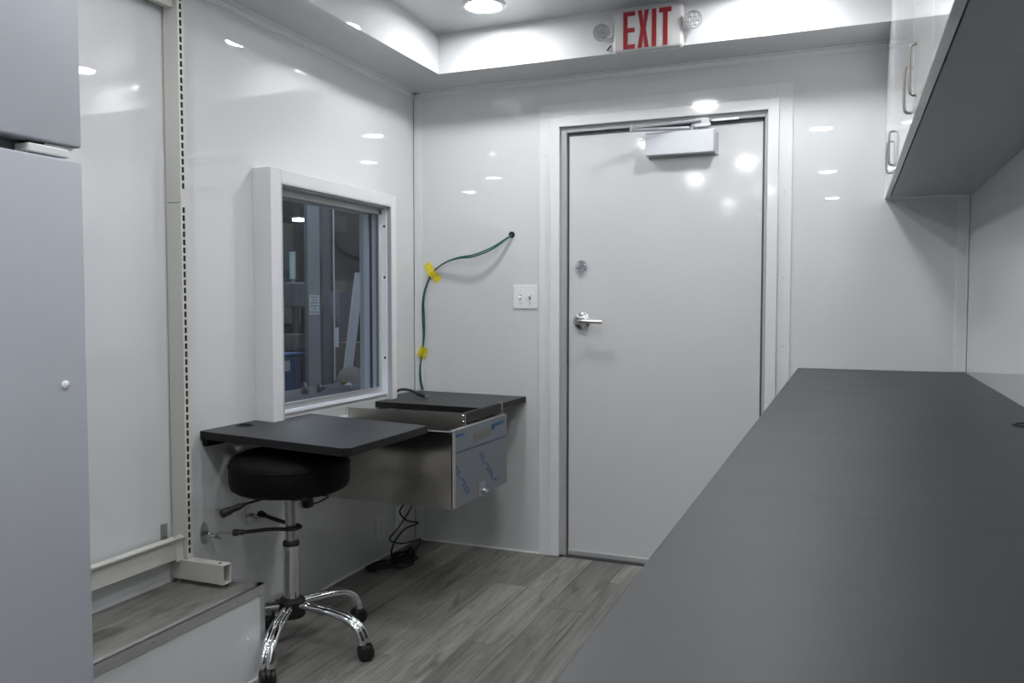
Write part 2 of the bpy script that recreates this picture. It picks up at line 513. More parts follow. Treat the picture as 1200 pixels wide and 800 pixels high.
# deadbolt thumb turn
DY = B + 0.014
b = BM(); lathe(b, [(0, 0), (0.030, 0), (0.0305, 0.006), (0.027, 0.011), (0, 0.012)], (-1.187, DY, 1.414), (0, -1, 0), 32)
db = obj('deadbolt', b, 'chrome', leaf, smooth=True)
b = BM(); obox(b, (-1.187, DY - 0.018, 1.414), (1, 0, 0.62), (0, 1, 0), (-0.62, 0, 1), 0.021, 0.007, 0.0055, 0.002)
obj('thumb_turn', b, 'chrome', leaf)
# lever
b = BM(); lathe(b, [(0, 0), (0.040, 0), (0.041, 0.006), (0.034, 0.013), (0.020, 0.016), (0.017, 0.024), (0, 0.024)], (-1.183, DY, 1.152), (0, -1, 0), 36)
obj('rosette', b, 'chrome', leaf, smooth=True)
b = BM()
tube(b, smooth_path([(-1.183, DY - 0.02, 1.152), (-1.183, DY - 0.05, 1.152), (-1.172, DY - 0.062, 1.152), (-1.14, DY - 0.064, 1.152), (-1.10, DY - 0.063, 1.151), (-1.068, DY - 0.060, 1.150)], 4),
     [0.012] * 6 + [0.0115] * 4 + [0.0105] * 4 + [0.009] * 7, 14)
obj('lever_handle', b, 'satin', leaf, smooth=True)
# closer
b = BM(); box(b, -0.868, -0.560, DY - 0.058, DY, 1.907, 2.010, bev=0.004)
obj('closer_body', b, 'silverpaint', leaf)
b = BM(); box(b, -0.862, -0.548, DY - 0.006, DY, 1.900, 2.0, bev=0.001)
obj('closer_backplate', b, 'frame_grey', leaf)
b = BM()
tube(b, [(-0.66, DY - 0.035, 2.022), (-0.918, DY - 0.115, 2.017)], 0.006, 8, flat=1.5)
tube(b, [(-0.918, DY - 0.115, 2.028), (-0.620, DY - 0.045, 2.051)], 0.005, 8, flat=1.6)
cyl(b, (-0.918, DY - 0.115, 2.008), (-0.918, DY - 0.115, 2.038), 0.009, 14)
cyl(b, (-0.66, DY - 0.035, 2.006), (-0.66, DY - 0.035, 2.03), 0.012, 16)
cyl(b, (-0.77, DY - 0.078, 2.034), (-0.77, DY - 0.078, 2.048), 0.006, 12)
obj('closer_arm', b, 'arm', leaf, smooth=True)
b = BM()
prism(b, [(-0.655, 2.043), (-0.665, 2.035), (-0.655, 2.024), (-0.59, 2.024), (-0.578, 2.034), (-0.584, 2.043), (-0.588, 2.062), (-0.645, 2.062)],
      lambda u, v: (u, B - 0.028, v), lambda u, v: (u, B - 0.002, v))
obj('closer_bracket', b, 'silverpaint', dr, bevel=0.001)
b = BM(); box(b, -0.575, -0.46, B - 0.008, B - 0.002, 2.048, 2.056)
obj('weather_strip', b, 'alu', dr)

# ------------------------------------------------------------------ window
wn = thing('window_1', 'recessed sliding window in a white box surround overlooking the workshop', 'window', (L, 3.0, 0.7), kind='structure')
BY0, BY1, BZ1 = 2.527, 3.447, 1.746
b = BM()      # surround: four boards, each a board of its own
box(b, L, HX, BY0, HY0, 0.70, BZ1, bev=0.003); s1 = obj('surround_board', b, 'matte_white', wn)
b = BM(); box(b, L, HX, HY1, BY1, 0.70, BZ1, bev=0.003); obj('surround_board', b, 'matte_white', wn)
b = BM(); box(b, L, HX, HY0, HY1, HZ1, BZ1, bev=0.003); obj('surround_board', b, 'matte_white', wn)
# liner behind the surround (reveal), stepped like the real one
b = BM(); box(b, L - wt, -2.018, HY0 - 0.001, HY0 + 0.006, 0.70, HZ1); box(b, L - wt, -2.018, HY0, HY1, HZ1 - 0.010, HZ1)
obj('reveal_liner', b, 'alu_dull', wn)
b = BM(); box(b, -2.018, HX + 0.0006, HY0 - 0.0005, HY0 + 0.005, 0.70, HZ1); box(b, -2.018, HX + 0.0006, HY1 - 0.005, HY1 + 0.0005, 0.70, HZ1); box(b, -2.018, HX + 0.0006, HY0 + 0.005, HY1 - 0.005, HZ1 - 0.005, HZ1 + 0.0005)
obj('reveal_edge', b, 'alu_dull', wn)
JY = HY1 - 0.001
def jamb(x0, x1, dy, m, name='jamb_strip'):
    b = BM(); box(b, x0, x1, JY - dy, JY, 0.795, HZ1 - 0.01, bev=0.001, seg=1)
    return obj(name, b, m, wn)
j = jamb(-2.050, -2.018, 0.006, 'alu_pale')
for zz in (1.60, 1.36, 0.98):
    screw_at(j, (-2.032, JY - 0.006, zz - 0.0), (0, -1, 0), 0.006, 'black', 'screw_hole')
jamb(-2.058, -2.050, 0.022, 'alu_dull')
jamb(-2.098, -2.078, 0.010, 'alu_pale', 'sash_stile')
jamb(-2.116, -2.098, 0.004, 'gasket', 'jamb_gasket')
jamb(-2.140, -2.116, 0.018, 'alu_pale', 'sash_stile')
# head
b = BM(); box(b, -2.058, -2.050, HY0, HY1, 1.655, 1.681); box(b, -2.058, -2.034, HY0, HY1, 1.681, HZ1 - 0.010); obj('frame_head', b, 'frame_grey', wn, bevel=0.001)
b = BM(); box(b, -2.150, -2.078, HY0, HY1, 1.658, HZ1 - 0.01); obj('frame_head', b, 'alu_dull', wn, bevel=0.001)
# left stile
b = BM(); box(b, -2.058, -2.03, HY0 + 0.006, HY0 + 0.03, 0.795, 1.68); obj('frame_stile', b, 'alu_dull', wn, bevel=0.001)
# sill with tracks
b = BM(); box(b, -2.150, -2.020, HY0, HY1, 0.760, 0.808); obj('frame_sill', b, 'alu', wn, bevel=0.001)
b = BM(); box(b, -2.026, -2.020, HY0, HY1, 0.808, 0.822, bev=0.001); obj('sill_track', b, 'alu_pale', wn)
b = BM(); box(b, -2.100, -2.092, HY0, HY1, 0.808, 0.826, bev=0.001); obj('sill_track', b, 'alu_pale', wn)
b = BM(); box(b, -2.0585, -2.048, HY0 + 0.03, HY1 - 0.012, 0.808, 0.843, bev=0.001); obj('sash_rail', b, 'alu', wn)
b = BM(); box(b, -2.030, -2.018, HY0, HY1, 0.700, 0.795, bev=0.001); obj('apron', b, 'alu_dull', wn)
b = BM(); box(b, -2.064, -2.059, HY0 + 0.02, HY1 - 0.006, 0.835, 1.665); obj('window_pane', b, 'glass', wn)

# ------------------------------------------------------------------ ceiling downlights
def downlight():
    t = thing('downlight', 'x', 'ceiling light', (0, 0, CZ), 'round recessed downlights in the raised ceiling')
    b = BM(); lathe(b, [(0.074, -0.0005), (0.094, -0.001), (0.096, -0.004), (0.092, -0.008), (0.080, -0.009), (0.074, -0.006), (0.074, -0.0005)], (0, 0, CZ), n=40)
    obj('trim_ring', b, 'lamptrim', t, smooth=True)
    b = BM(); lathe(b, [(0, -0.0055), (0.074, -0.0055), (0.074, -0.0005), (0, -0.0005)], (0, 0, CZ), n=32)
    obj('lamp_lens', b, 'lamp', t)
    return t
spots = [(-1.448, 3.240), (-0.32, 3.290), (-1.448, 1.190), (-0.20, 1.190), (-1.448, -0.87), (-0.20, -0.90), (-1.40, -2.95), (-0.20, -3.05),
         (-0.86, 2.185), (-0.86, -0.05), (-0.86, -2.0)]
where = ['nearest the corner above the window, in view beside the raised ceiling edge', 'lit above the exit sign end, nearest the upper cabinet and end wall',
         'on the window side, second row from the end wall', 'on the cabinet side, second row from the end wall',
         'on the window side, third row from the end wall', 'on the cabinet side, third row from the end wall',
         'on the window side, row farthest from the door', 'on the cabinet side, row farthest from the door',
         'in the middle line, first one back from the door', 'in the middle line, overhead of the viewer', 'in the middle line, farthest from the door']
d0 = downlight()
for i, (x, y) in enumerate(spots):
    o = d0 if i == 0 else copy_tree(d0)
    o.location = (x, y, CZ)
    o['label'] = 'round recessed downlight ' + where[i]

# ------------------------------------------------------------------ exit sign
ex = thing('exit_sign', 'white exit sign with red letters and two round emergency lamps over the door', 'sign', (-0.797, FB, 2.30))
b = BM(); box(b, -0.946, -0.648, 3.458, 3.498, 2.296, 2.474, bev=0.016, seg=4)
obj('sign_face', b, 'sign_white', ex, smooth=True)
b = BM(); box(b, -0.925, -0.66, 3.49, FB, 2.300, 2.476, bev=0.004); obj('housing', b, 'sign_white', ex)
LY = 3.4575
def letter(polys):
    b = BM()
    for p in polys:
        prism(b, p, lambda u, v: (u, LY - 0.0012, v), lambda u, v: (u, LY + 0.002, v))
    return obj('letter', b, 'sign_red', ex)
z0, z1, s = 2.308, 2.462, 0.018
def rect(x0, x1, a, c): return [(x0, a), (x1, a), (x1, c), (x0, c)]
x0 = -0.899; w = 0.050
letter([rect(x0, x0 + s, z0, z1), rect(x0 + s, x0 + w, z0, z0 + 0.018), rect(x0 + s, x0 + w, z1 - 0.018, z1), rect(x0 + s, x0 + w * 0.97, 2.376, 2.394)])
x0 = -0.837; w = 0.047
zm = (z0 + z1) / 2; m1 = x0 + w / 2
letter([[(x0, z0), (x0 + 0.018, z0), (m1, zm - 0.022), (x0 + w - 0.018, z0), (x0 + w, z0), (m1 + 0.0105, zm), (x0 + w, z1), (x0 + w - 0.018, z1), (m1, zm + 0.022), (x0 + 0.018, z1), (x0, z1), (m1 - 0.0105, zm)]])
letter([rect(-0.777, -0.758, z0, z1)])
x0 = -0.746; w = 0.051
letter([rect(x0, x0 + w, z1 - 0.020, z1), rect(x0 + w / 2 - 0.0095, x0 + w / 2 + 0.0095, z0, z1 - 0.020)])
for (cx, cz, sgn) in ((-0.992, 2.387, -1), (-0.603, 2.393, 1)):
    d = Vector((0.30 if sgn < 0 else -0.05, -1, -0.10)).normalized()
    c = Vector((cx, 3.452, cz))
    b = BM(); lathe(b, [(0, -0.018), (0.022, -0.018), (0.033, -0.004), (0.037, 0.004), (0.037, 0.010), (0.0325, 0.011), (0.031, 0.006), (0, 0.006)], c, d, 32)
    lh = obj('lamp_head', b, 'lens', ex, smooth=True)
    u, w_ = frame_of(d)
    for k in range(7):
        q = c + d * 0.006 + (Vector() if k == 0 else (u * math.cos(k * PI / 3) + w_ * math.sin(k * PI / 3)) * 0.0195)
        b = BM(); lathe(b, [(0.0085, 0), (0.0080, 0.003), (0.0045, 0.0065), (0.002, 0.004), (0, 0.003)], q, d, 12)
        obj('lens', b, 'lens', lh, smooth=True)
    b = BM(); tube(b, [c - d * 0.012, (cx - sgn * 0.026, 3.476, cz - 0.030), (cx - sgn * 0.05, 3.482, cz - 0.022)], 0.009, 10)
    obj('lamp_arm', b, 'plastic_white', ex, smooth=True)
b = BM(); tube(b, smooth_path([(-0.955, 3.47, 2.335), (-0.965, 3.475, 2.328), (-0.975, 3.49, 2.326), (-0.98, 3.505, 2.327)], 4), 0.003, 8)
obj('wire', b, 'black', ex, smooth=True)

# ------------------------------------------------------------------ upper cabinets (right)
CB = 1.670
def upper_cabinet(y0, y1, label, handles=True, nd=2):
    t = thing('wall_cabinet', label, 'cabinet', (R, y0, CB), 'white gloss wall cabinets over the counter')
    x1 = R - 0.002
    b = BM()
    xb = FR + 0.021
    box(b, xb, x1, y0 + 0.0005, y0 + 0.016, CB, CZ - 0.001); box(b, xb, x1, y1 - 0.016, y1 - 0.0005, CB, CZ - 0.001)
    box(b, x1 - 0.01, x1, y0 + 0.016, y1 - 0.016, CB, CZ - 0.001); box(b, xb, x1, y0 + 0.016, y1 - 0.016, CZ - 0.017, CZ - 0.001)
    obj('carcass', b, 'cab', t)
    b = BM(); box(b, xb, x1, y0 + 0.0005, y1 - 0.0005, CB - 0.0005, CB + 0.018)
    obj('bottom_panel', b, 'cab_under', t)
    g = 0.0012
    for k in range(nd):
        a = y0 + (y1 - y0) * k / nd + g; c = y0 + (y1 - y0) * (k + 1) / nd - g
        b = BM(); box(b, FR, FR + 0.018, a, c, CB, CZ - 0.004, bev=0.001, seg=1)
        dd = obj('door', b, 'cab', t)
        if handles:
            yh = c - 0.095 if k == 0 else a + 0.095
            b = BM()
            tube(b, smooth_path([(FR, yh, CB + 0.038), (FR - 0.008, yh, CB + 0.040), (FR - 0.013, yh, CB + 0.052), (FR - 0.014, yh, CB + 0.10), (FR - 0.013, yh, CB + 0.142), (FR - 0.009, yh, CB + 0.150), (FR, yh, CB + 0.152)], 4), 0.0036, 10)
            obj('handle', b, 'pull', dd, smooth=True)
    return t
upper_cabinet(2.705, 3.725, 'white two-door wall cabinet nearest the end wall')
upper_cabinet(1.685, 2.705, 'white two-door wall cabinet second from the end wall, its handle pair large in view')
upper_cabinet(0.665, 1.685, 'white two-door wall cabinet third from the end wall, cut off at the top right')
upper_cabinet(-0.355, 0.665, 'white two-door wall cabinet beside the viewer')
b = BM(); box(b, FR, R, 3.726, B - 0.001, CB, CZ - 0.001, bev=0.001, seg=1)
tag(obj('filler_panel', b, 'cab'), 'narrow white filler panel between the last wall cabinet and the end wall', 'panel')

# ------------------------------------------------------------------ counter (right)
CT, CXL = 0.957, -0.197
def worktop(y0, y1, label, hole=None):
    t = thing('worktop', label, 'countertop', (0.12, y0, CT - 0.032), 'charcoal laminate worktop slabs')
    b = BM(); box(b, CXL + 0.0015, R - 0.001, y0 + 0.0003, y1 - 0.0003, CT - 0.032, CT, bev=0.0008, seg=1)
    o = obj('laminate_top', b, 'laminate', t)
    b = BM(); box(b, CXL, CXL + 0.0014, y0 + 0.0003, y1 - 0.0003, CT - 0.032, CT - 0.0008)
    obj('edge_band', b, 'laminate', t)
    return t
worktop(2.800, B - 0.001, 'charcoal laminate worktop slab against the end wall, beyond the fine joint')
worktop(-1.2, 2.800, 'long charcoal laminate worktop slab filling the lower right of the view')
b = BM(); lathe(b, [(0, 0.0012), (0.024, 0.0012), (0.026, 0.004), (0.031, 0.004), (0.032, 0.0), (0, 0.0)], (0.385, 2.176, CT), n=32)
tag(obj('cable_grommet', b, 'black', smooth=True), 'black round cable grommet let into the long counter at the right edge', 'grommet')
# unseen base units below, kept dark to cut bounce light
def base_cabinet(y0, y1, label):
    t = thing('base_cabinet', label, 'cabinet', (0.12, y0, 0.0), 'unseen base cabinets, charcoal to cut bounce light')
    b = BM(); box(b, CXL + 0.05, R - 0.002, y0 + 0.001, y1 - 0.001, 0.10, CT - 0.033); obj('carcass', b, 'base', t)
    b = BM(); box(b, CXL + 0.10, R - 0.01, y0 + 0.001, y1 - 0.001, 0.0005, 0.10); obj('plinth', b, 'laminate_edge', t)
    for k in range(2):
        a = y0 + (y1 - y0) * k / 2 + 0.0015; c = y0 + (y1 - y0) * (k + 1) / 2 - 0.0015
        b = BM(); box(b, CXL + 0.031, CXL + 0.049, a, c, 0.105, CT - 0.037, bev=0.001, seg=1)
        dd = obj('door', b, 'base', t)
        yh = c - 0.07 if k == 0 else a + 0.07
        b = BM(); tube(b, smooth_path([(CXL + 0.031, yh, 0.86), (CXL + 0.012, yh, 0.855), (CXL + 0.010, yh, 0.80), (CXL + 0.012, yh, 0.745), (CXL + 0.031, yh, 0.74)], 4), 0.005, 8)
        obj('handle', b, 'pull', dd, smooth=True)
yy = B - 0.02
nm = ['closest to the exit door', 'second from the exit door', 'third from the exit door', 'fourth from the exit door', 'farthest from the exit door']
for i in range(5):
    base_cabinet(yy - 0.98, yy, 'unseen two-door base cabinet under the counter, charcoal to cut bounce light, ' + nm[i]); yy -= 0.98

# ------------------------------------------------------------------ refrigerator (left foreground)
FX, FY = -1.452, 1.243
fr = thing('refrigerator', 'white top-freezer refrigerator at the left edge beside the shelving frame', 'refrigerator', (-1.75, 0.9, 0.0))
b = BM(); box(b, -2.06, FX - 0.065, 0.50, FY - 0.005, 0.035, 2.02, bev=0.006); obj('cabinet_body', b, 'fridge', fr, smooth=True)
b = BM(); box(b, FX - 0.065, FX - 0.050, 0.515, FY - 0.014, 0.06, 2.005); obj('door_seal', b, 'fridge_in', fr)
b = BM(); box(b, FX - 0.050, FX, 0.50, FY, 0.06, 1.524, bev=0.005, seg=4); fd = obj('fridge_door', b, 'fridge', fr, smooth=True)
b = BM(); box(b, FX - 0.050, FX, 0.50, FY, 1.551, 2.03, bev=0.005, seg=4); obj('freezer_door', b, 'fridge', fr, smooth=True)
b = BM(); box(b, FX - 0.045, FX - 0.006, FY - 0.115, FY - 0.024, 1.528, 1.545, bev=0.003); obj('hinge_cover', b, 'plastic_white', fr)
b = BM(); box(b, FX - 0.042, FX - 0.012, FY - 0.075, FY - 0.012, 1.5455, 1.5505, bev=0.001); obj('hinge_plate', b, 'satin', fr)
b = BM(); lathe(b, [(0, 0), (0.0085, 0), (0.0085, 0.003), (0.006, 0.005), (0, 0.0055)], (FX, 1.190, 1.073), (1, 0, 0), 20)
obj('screw_cap', b, 'plastic_white', fd, smooth=True)
for (xx, yy) in ((-2.0, 0.56), (-2.0, 1.18), (-1.56, 0.56), (-1.56, 1.18)):
    b = BM(); cyl(b, (xx, yy, 0), (xx, yy, 0.036), 0.02, 14); obj('foot', b, 'black', fr, smooth=True)

# ------------------------------------------------------------------ wheel-arch step
PX, PY, PZ = -1.780, 2.192, 0.308
pf = thing('step_platform', 'low white boxed step topped with grey oak planks under the shelving frame', 'platform', (-1.93, 1.7, 0))
b = BM(); box(b, L + 0.001, PX - 0.003, 1.27, PY - 0.003, 0.0005, PZ - 0.006); obj('box_body', b, 'wall', pf)
for (xa, xb) in ((L + 0.002, -1.958), (-1.957, PX - 0.004)):
    b = BM(); box(b, xa, xb, 1.27, PY - 0.004, PZ - 0.006, PZ - 0.0005, bev=0.0005, seg=1); obj('plank', b, 'plank', pf)
b = BM(); box(b, PX - 0.002, PX + 0.001, 1.27, PY, PZ - 0.032, PZ + 0.0015); box(b, PX - 0.020, PX + 0.001, 1.27, PY, PZ, PZ + 0.0015)
ft = obj('edge_trim', b, 'alu', pf)
for yv in (1.72, 2.06):
    screw_at(ft, (PX + 0.001, yv, PZ - 0.016), (1, 0, 0), 0.005)
b = BM(); box(b, PX - 0.002, PX + 0.001, PY - 0.020, PY, 0.002, PZ - 0.032); box(b, PX - 0.020, PX + 0.001, PY - 0.001, PY + 0.001, 0.002, PZ); box(b, L + 0.002, PX, PY - 0.001, PY + 0.001, PZ - 0.03, PZ + 0.0015); box(b, L + 0.002, PX, PY - 0.03, PY, PZ, PZ + 0.0015)
obj('corner_trim', b, 'alu', pf)
b = BM(); box(b, PX - 0.002, PX + 0.003, 1.27, PY, 0.0, 0.008); obj('caulk_line', b, 'caulk', pf)
b = BM(); box(b, L + 0.002, PX - 0.02, PY - 0.003, PY - 0.001, 0.002, PZ - 0.03); obj('end_panel', b, 'wall', pf)

# ------------------------------------------------------------------ gondola shelving frame
sh = thing('shelving_frame', 'cream steel shelving upright with slotted face, beams and levelling foot', 'shelving', (-2.05, 2.11, PZ))
ux0, ux1, uy0, uy1 = -2.079, -2.018, 2.098, 2.124
ZT = 2.300
b = BM()                                   # channel: sides + back, slotted front built from rungs
box(b, ux0, ux1, uy0, uy0 + 0.002, 0.335, 1.5645); box(b, ux0, ux1, uy1 - 0.002, uy1, 0.335, 1.5645)
box(b, ux0, ux1, uy0, uy0 + 0.002, 1.5665, ZT); box(b, ux0, ux1, uy1 - 0.002, uy1, 1.5665, ZT)
box(b, ux0, ux0 + 0.002, uy0 + 0.002, uy1 - 0.002, 0.335, ZT)
box(b, ux1 - 0.0025, ux1, uy0 + 0.002, uy0 + 0.0075, 0.335, ZT); box(b, ux1 - 0.0025, ux1, uy1 - 0.0075, uy1 - 0.002, 0.335, ZT)
pitch = 0.0262
z = 0.405
box(b, ux1 - 0.0025, ux1, uy0 + 0.0075, uy1 - 0.0075, 0.335, z)
k = 0
while z < ZT - 0.01:
    blank = 1.545 < z + pitch / 2 < 1.60
    if blank:
        box(b, ux1 - 0.0025, ux1, uy0 + 0.0075, uy1 - 0.0075, z, z + pitch)
    else:
        box(b, ux1 - 0.0025, ux1, uy0 + 0.0075, uy1 - 0.0075, z + pitch - 0.0075, z + pitch)
    z += pitch; k += 1
obj('upright', b, 'cream', sh)
b = BM(); box(b, ux0 + 0.004, ux1 - 0.006, uy0 + 0.004, uy1 - 0.004, 0.34, ZT - 0.01); obj('slot_shade_fill', b, 'hollow', sh)  # solid black core added so the slots look shaded
for (px_, pz_) in ((-2.035, 1.585), (-2.045, 0.42)):
    screw_at(sh, (px_, uy0, pz_), (0, -1, 0), 0.003, 'black' if pz_ < 1 else 'cream', 'rivet')
# foot tube, hollow, pointing into the room
fx0, fx1, fy0, fy1, fz0, fz1 = -2.079, -1.862, 2.092, 2.130, 0.322, 0.386
b = BM(); t_ = 0.003
box(b, fx0, fx1, fy0, fy0 + t_, fz0, fz1); box(b, fx0, fx1, fy1 - t_, fy1, fz0, fz1)
box(b, fx0, fx1, fy0 + t_, fy1 - t_, fz0, fz0 + t_); box(b, fx0, fx1, fy0 + t_, fy1 - t_, fz1 - t_, fz1)
box(b, fx0, fx0 + t_, fy0 + t_, fy1 - t_, fz0 + t_, fz1 - t_)
ftb = obj('base_foot', b, 'cream', sh, bevel=0.0008)
b = BM(); lathe(b, [(0, 0.0002), (0.006, 0.0002), (0.006, 0.0008), (0, 0.0008)], (-1.893, 2.113, fz1), n=16)
obj('bolt_hole', b, 'black', ftb)
for xx in (-2.06, -1.885):
    b = BM(); lathe(b, [(0, 0), (0.014, 0), (0.014, 0.004), (0.006, 0.007), (0.006, 0.0145), (0, 0.0145)], (xx, 2.111, PZ - 0.0003), n=18)
    obj('levelling_foot', b, 'satin', ftb, smooth=True)
# beams toward the viewer
b = BM(); box(b, -2.052, -2.040, 1.27, 2.098, 0.392, 0.460, bev=0.001, seg=1); box(b, -2.060, -2.028, 1.27, 2.110, 0.460, 0.4645)
lb = obj('base_beam', b, 'cream', sh)
b = BM(); box(b, -2.044, -2.036, 2.070, 2.098, 0.385, 0.470); obj('beam_clip', b, 'cream', lb)
b = BM(); box(b, -2.060, -2.036, 1.27, 2.098, 2.190, 2.245, bev=0.001, seg=1)
ub = obj('upper_beam', b, 'cream', sh)
for yy in (2.020, 2.045):
    b = BM(); box(b, -2.0365, -2.0355, yy, yy + 0.006, 2.203, 2.225); obj('beam_slot', b, 'hollow', ub)
b = BM(); box(b, L + 0.0005, L + 0.003, 2.050, 2.078, 0.445, 0.510, bev=0.001, seg=1)
br = tag(obj('angle_bracket', b, 'strapsteel'), 'small grey metal plate screwed to the wall above the base beam', 'bracket')
screw_at(br, (L + 0.003, 2.064, 0.500), (1, 0, 0), 0.003)

# ------------------------------------------------------------------ desktops
def sag(b, x_a, z_a, x_b, z_b):
    for v in b.verts:
        v.co.z += z_a + (z_b - z_a) * (v.co.x - x_a) / (x_b - x_a)
# left desk (with hole for grommet): outline polygon
dl = thing('desktop', 'charcoal laminate desktop above the black stool, below the window', 'desk', (-1.78, 2.5, 0.76), 'charcoal desktops on the left')
b = BM()
gc, gr_ = Vector((-2.038, 2.415)), 0.026
outer = [(L + 0.001, 2.236), (-1.500, 2.236), (-1.480, 2.256), (-1.480, 2.780), (-2.017, 2.780), (-2.017, HY0 + 0.008), (HX + 0.002, HY0 + 0.008), (HX + 0.002, BY0 - 0.002), (L + 0.001, BY0 - 0.002)]
ov = [b.verts.new((x, y, 0)) for x, y in outer]
hv = [b.verts.new((gc.x + gr_ * math.cos(2 * PI * k / 20), gc.y + gr_ * math.sin(2 * PI * k / 20), 0)) for k in range(20)]
oe = [b.edges.new((ov[i], ov[(i + 1) % len(ov)])) for i in range(len(ov))]
he = [b.edges.new((hv[i], hv[(i + 1) % 20])) for i in range(20)]
bmesh.ops.triangle_fill(b, use_beauty=True, use_dissolve=False, edges=oe + he)
for f in [f for f in b.faces if all(v in hv for v in f.verts)]: b.faces.remove(f)
ex_ = bmesh.ops.extrude_face_region(b, geom=b.faces[:])
for v in [g for g in ex_['geom'] if isinstance(g, bmesh.types.BMVert)]: v.co.z -= 0.026
sag(b, L, 0.793, -1.48, 0.770)
obj('laminate_top', b, 'laminate', dl)
b = BM()
box(b, -2.08, -1.500, 2.2345, 2.2360, -0.027, -0.0008); box(b, -1.480, -1.4785, 2.256, 2.780, -0.027, -0.0008)
prism(b, [(-1.500, 2.2345), (-1.4785, 2.256), (-1.480, 2.256), (-1.500, 2.236)], lambda u, v: (u, v, -0.027), lambda u, v: (u, v, -0.0008))
sag(b, L, 0.793, -1.48, 0.770); obj('edge_band', b, 'laminate_edge', dl)
b = BM(); lathe(b, [(0.0225, -0.026), (0.0225, 0.002), (0.028, 0.0035), (0.034, 0.0025), (0.034, 0.0005), (0.0262, 0.0)], (gc.x, gc.y, 0.791), n=28)
obj('grommet', b, 'black', dl, smooth=True)
b = BM(); box(b, L + 0.001, L + 0.02, 2.248, 2.52, 0.738, 0.765); obj('wall_cleat', b, 'laminate_edge', dl)
b = BM(); box(b, L + 0.02, -1.55, 2.50, 2.515, 0.728, 0.742); obj('support_bar', b, 'black', dl)

# right desk
d2 = thing('desktop', 'charcoal laminate desktop in the corner right of the window, under the green cables', 'desk', (-1.77, 3.5, 0.75), 'charcoal desktops on the left')
b = BM()
outer = [(-2.017, 3.282), (-1.465, 3.282), (-1.465, B - 0.006), (L + 0.005, B - 0.006), (L + 0.005, BY1 + 0.002), (HX + 0.002, BY1 + 0.002), (HX + 0.002, HY1 - 0.02), (-2.017, HY1 - 0.02)]
prism(b, outer, lambda u, v: (u, v, 0.0), lambda u, v: (u, v, -0.026))
sag(b, L, 0.785, -1.45, 0.779); obj('laminate_top', b, 'laminate', d2)
b = BM(); box(b, -2.017, -1.465, 3.2805, 3.282, -0.0265, -0.0008); box(b, -1.465, -1.4635, 3.2805, B - 0.006, -0.0265, -0.0008)
sag(b, L, 0.785, -1.45, 0.779); obj('edge_band', b, 'laminate_edge', d2)

# ------------------------------------------------------------------ stainless pass-through drawer box
sb = thing('steel_drawer_box', 'brushed stainless steel pass-through box hung beneath the window between the desktops', 'drawer box', (-1.75, 3.15, 0.43))
sx0, sx1, sy0, sy1, sz0, sz1 = -2.078, -1.420, 2.873, 3.425, 0.430, 0.737
b = BM(); box(b, sx0, sx1 - 0.004, sy0, sy0 + 0.003, sz0, sz1 - 0.004); obj('side_panel', b, 'steel', sb)
b = BM(); box(b, sx0, sx1 - 0.004, sy1 - 0.003, sy1, sz0, sz1 - 0.004); obj('side_panel', b, 'steel', sb)
b = BM(); box(b, sx0, sx1 - 0.004, sy0 + 0.003, sy1 - 0.003, sz0, sz0 + 0.003); obj('bottom_panel', b, 'steel', sb)
b = BM(); box(b, sx1 - 0.004, sx1, sy0 - 0.001, sy1 + 0.001, sz0 - 0.002, sz1, bev=0.001, seg=1); fp = obj('front_panel', b, 'film', sb)
b = BM(); box(b, sx0, sx1 - 0.004, sy0, sy0 + 0.014, sz1 - 0.004, sz1 - 0.002); box(b, sx1 - 0.018, sx1, sy0, sy1, sz1, sz1 + 0.0015)
box(b, sx0, sx1 - 0.004, sy1 - 0.014, sy1, sz1 - 0.004, sz1 - 0.002)
obj('rim', b, 'alu', sb)
b = BM(); box(b, sx1 - 0.004, sx1 + 0.0012, sy0 - 0.0015, sy0 + 0.024, sz0 - 0.001, sz1 - 0.012); box(b, sx1 - 0.02, sx1, sy0 - 0.0015, sy0 - 0.0002, sz0, sz1 - 0.006)
obj('corner_fold', b, 'steel', sb)
# inner tray walls
b = BM(); box(b, -2.016, -1.442, 3.040, 3.043, 0.600, 0.786); ip = obj('tray_side', b, 'steel_dark', sb)
b = BM(); box(b, -2.014, -2.004, 3.0372, 3.040, 0.62, 0.782); obj('tray_fold', b, 'alu', ip)
for zz in (0.776, 0.752): screw_at(ip, (-1.455, 3.040, zz), (0, -1, 0), 0.006, 'chrome', 'bolt')
b = BM(); box(b, -2.010, -1.466, 3.428, 3.431, 0.690, 0.751); obj('tray_side', b, 'alu', sb)
b = BM(); box(b, -2.016, -1.462, 3.043, 3.428, 0.600, 0.603); obj('tray_floor', b, 'steel_dark', sb)
b = BM(); box(b, -2.0165, -2.014, 2.78, 3.425, 0.60, 0.745); box(b, -2.014, -1.985, 2.78, 3.27, 0.738, 0.7415); obj('back_flange', b, 'steel', sb)
b = BM(); box(b, -2.0135, -2.009, 2.78, 3.28, 0.7415, 0.754); obj('rear_lip', b, 'alu_pale', sb)
b = BM(); box(b, -1.4465, -1.4440, 3.046, 3.425, 0.745, 0.787, bev=0.001, seg=1); box(b, -1.4620, -1.4465, 3.046, 3.425, 0.7455, 0.787)
obj('lip_board', b, 'laminate_edge', sb)
b = BM(); box(b, -1.4635, -1.441, 3.4255, 3.4278, 0.735, 0.790); obj('lip_end_plate', b, 'alu', sb)
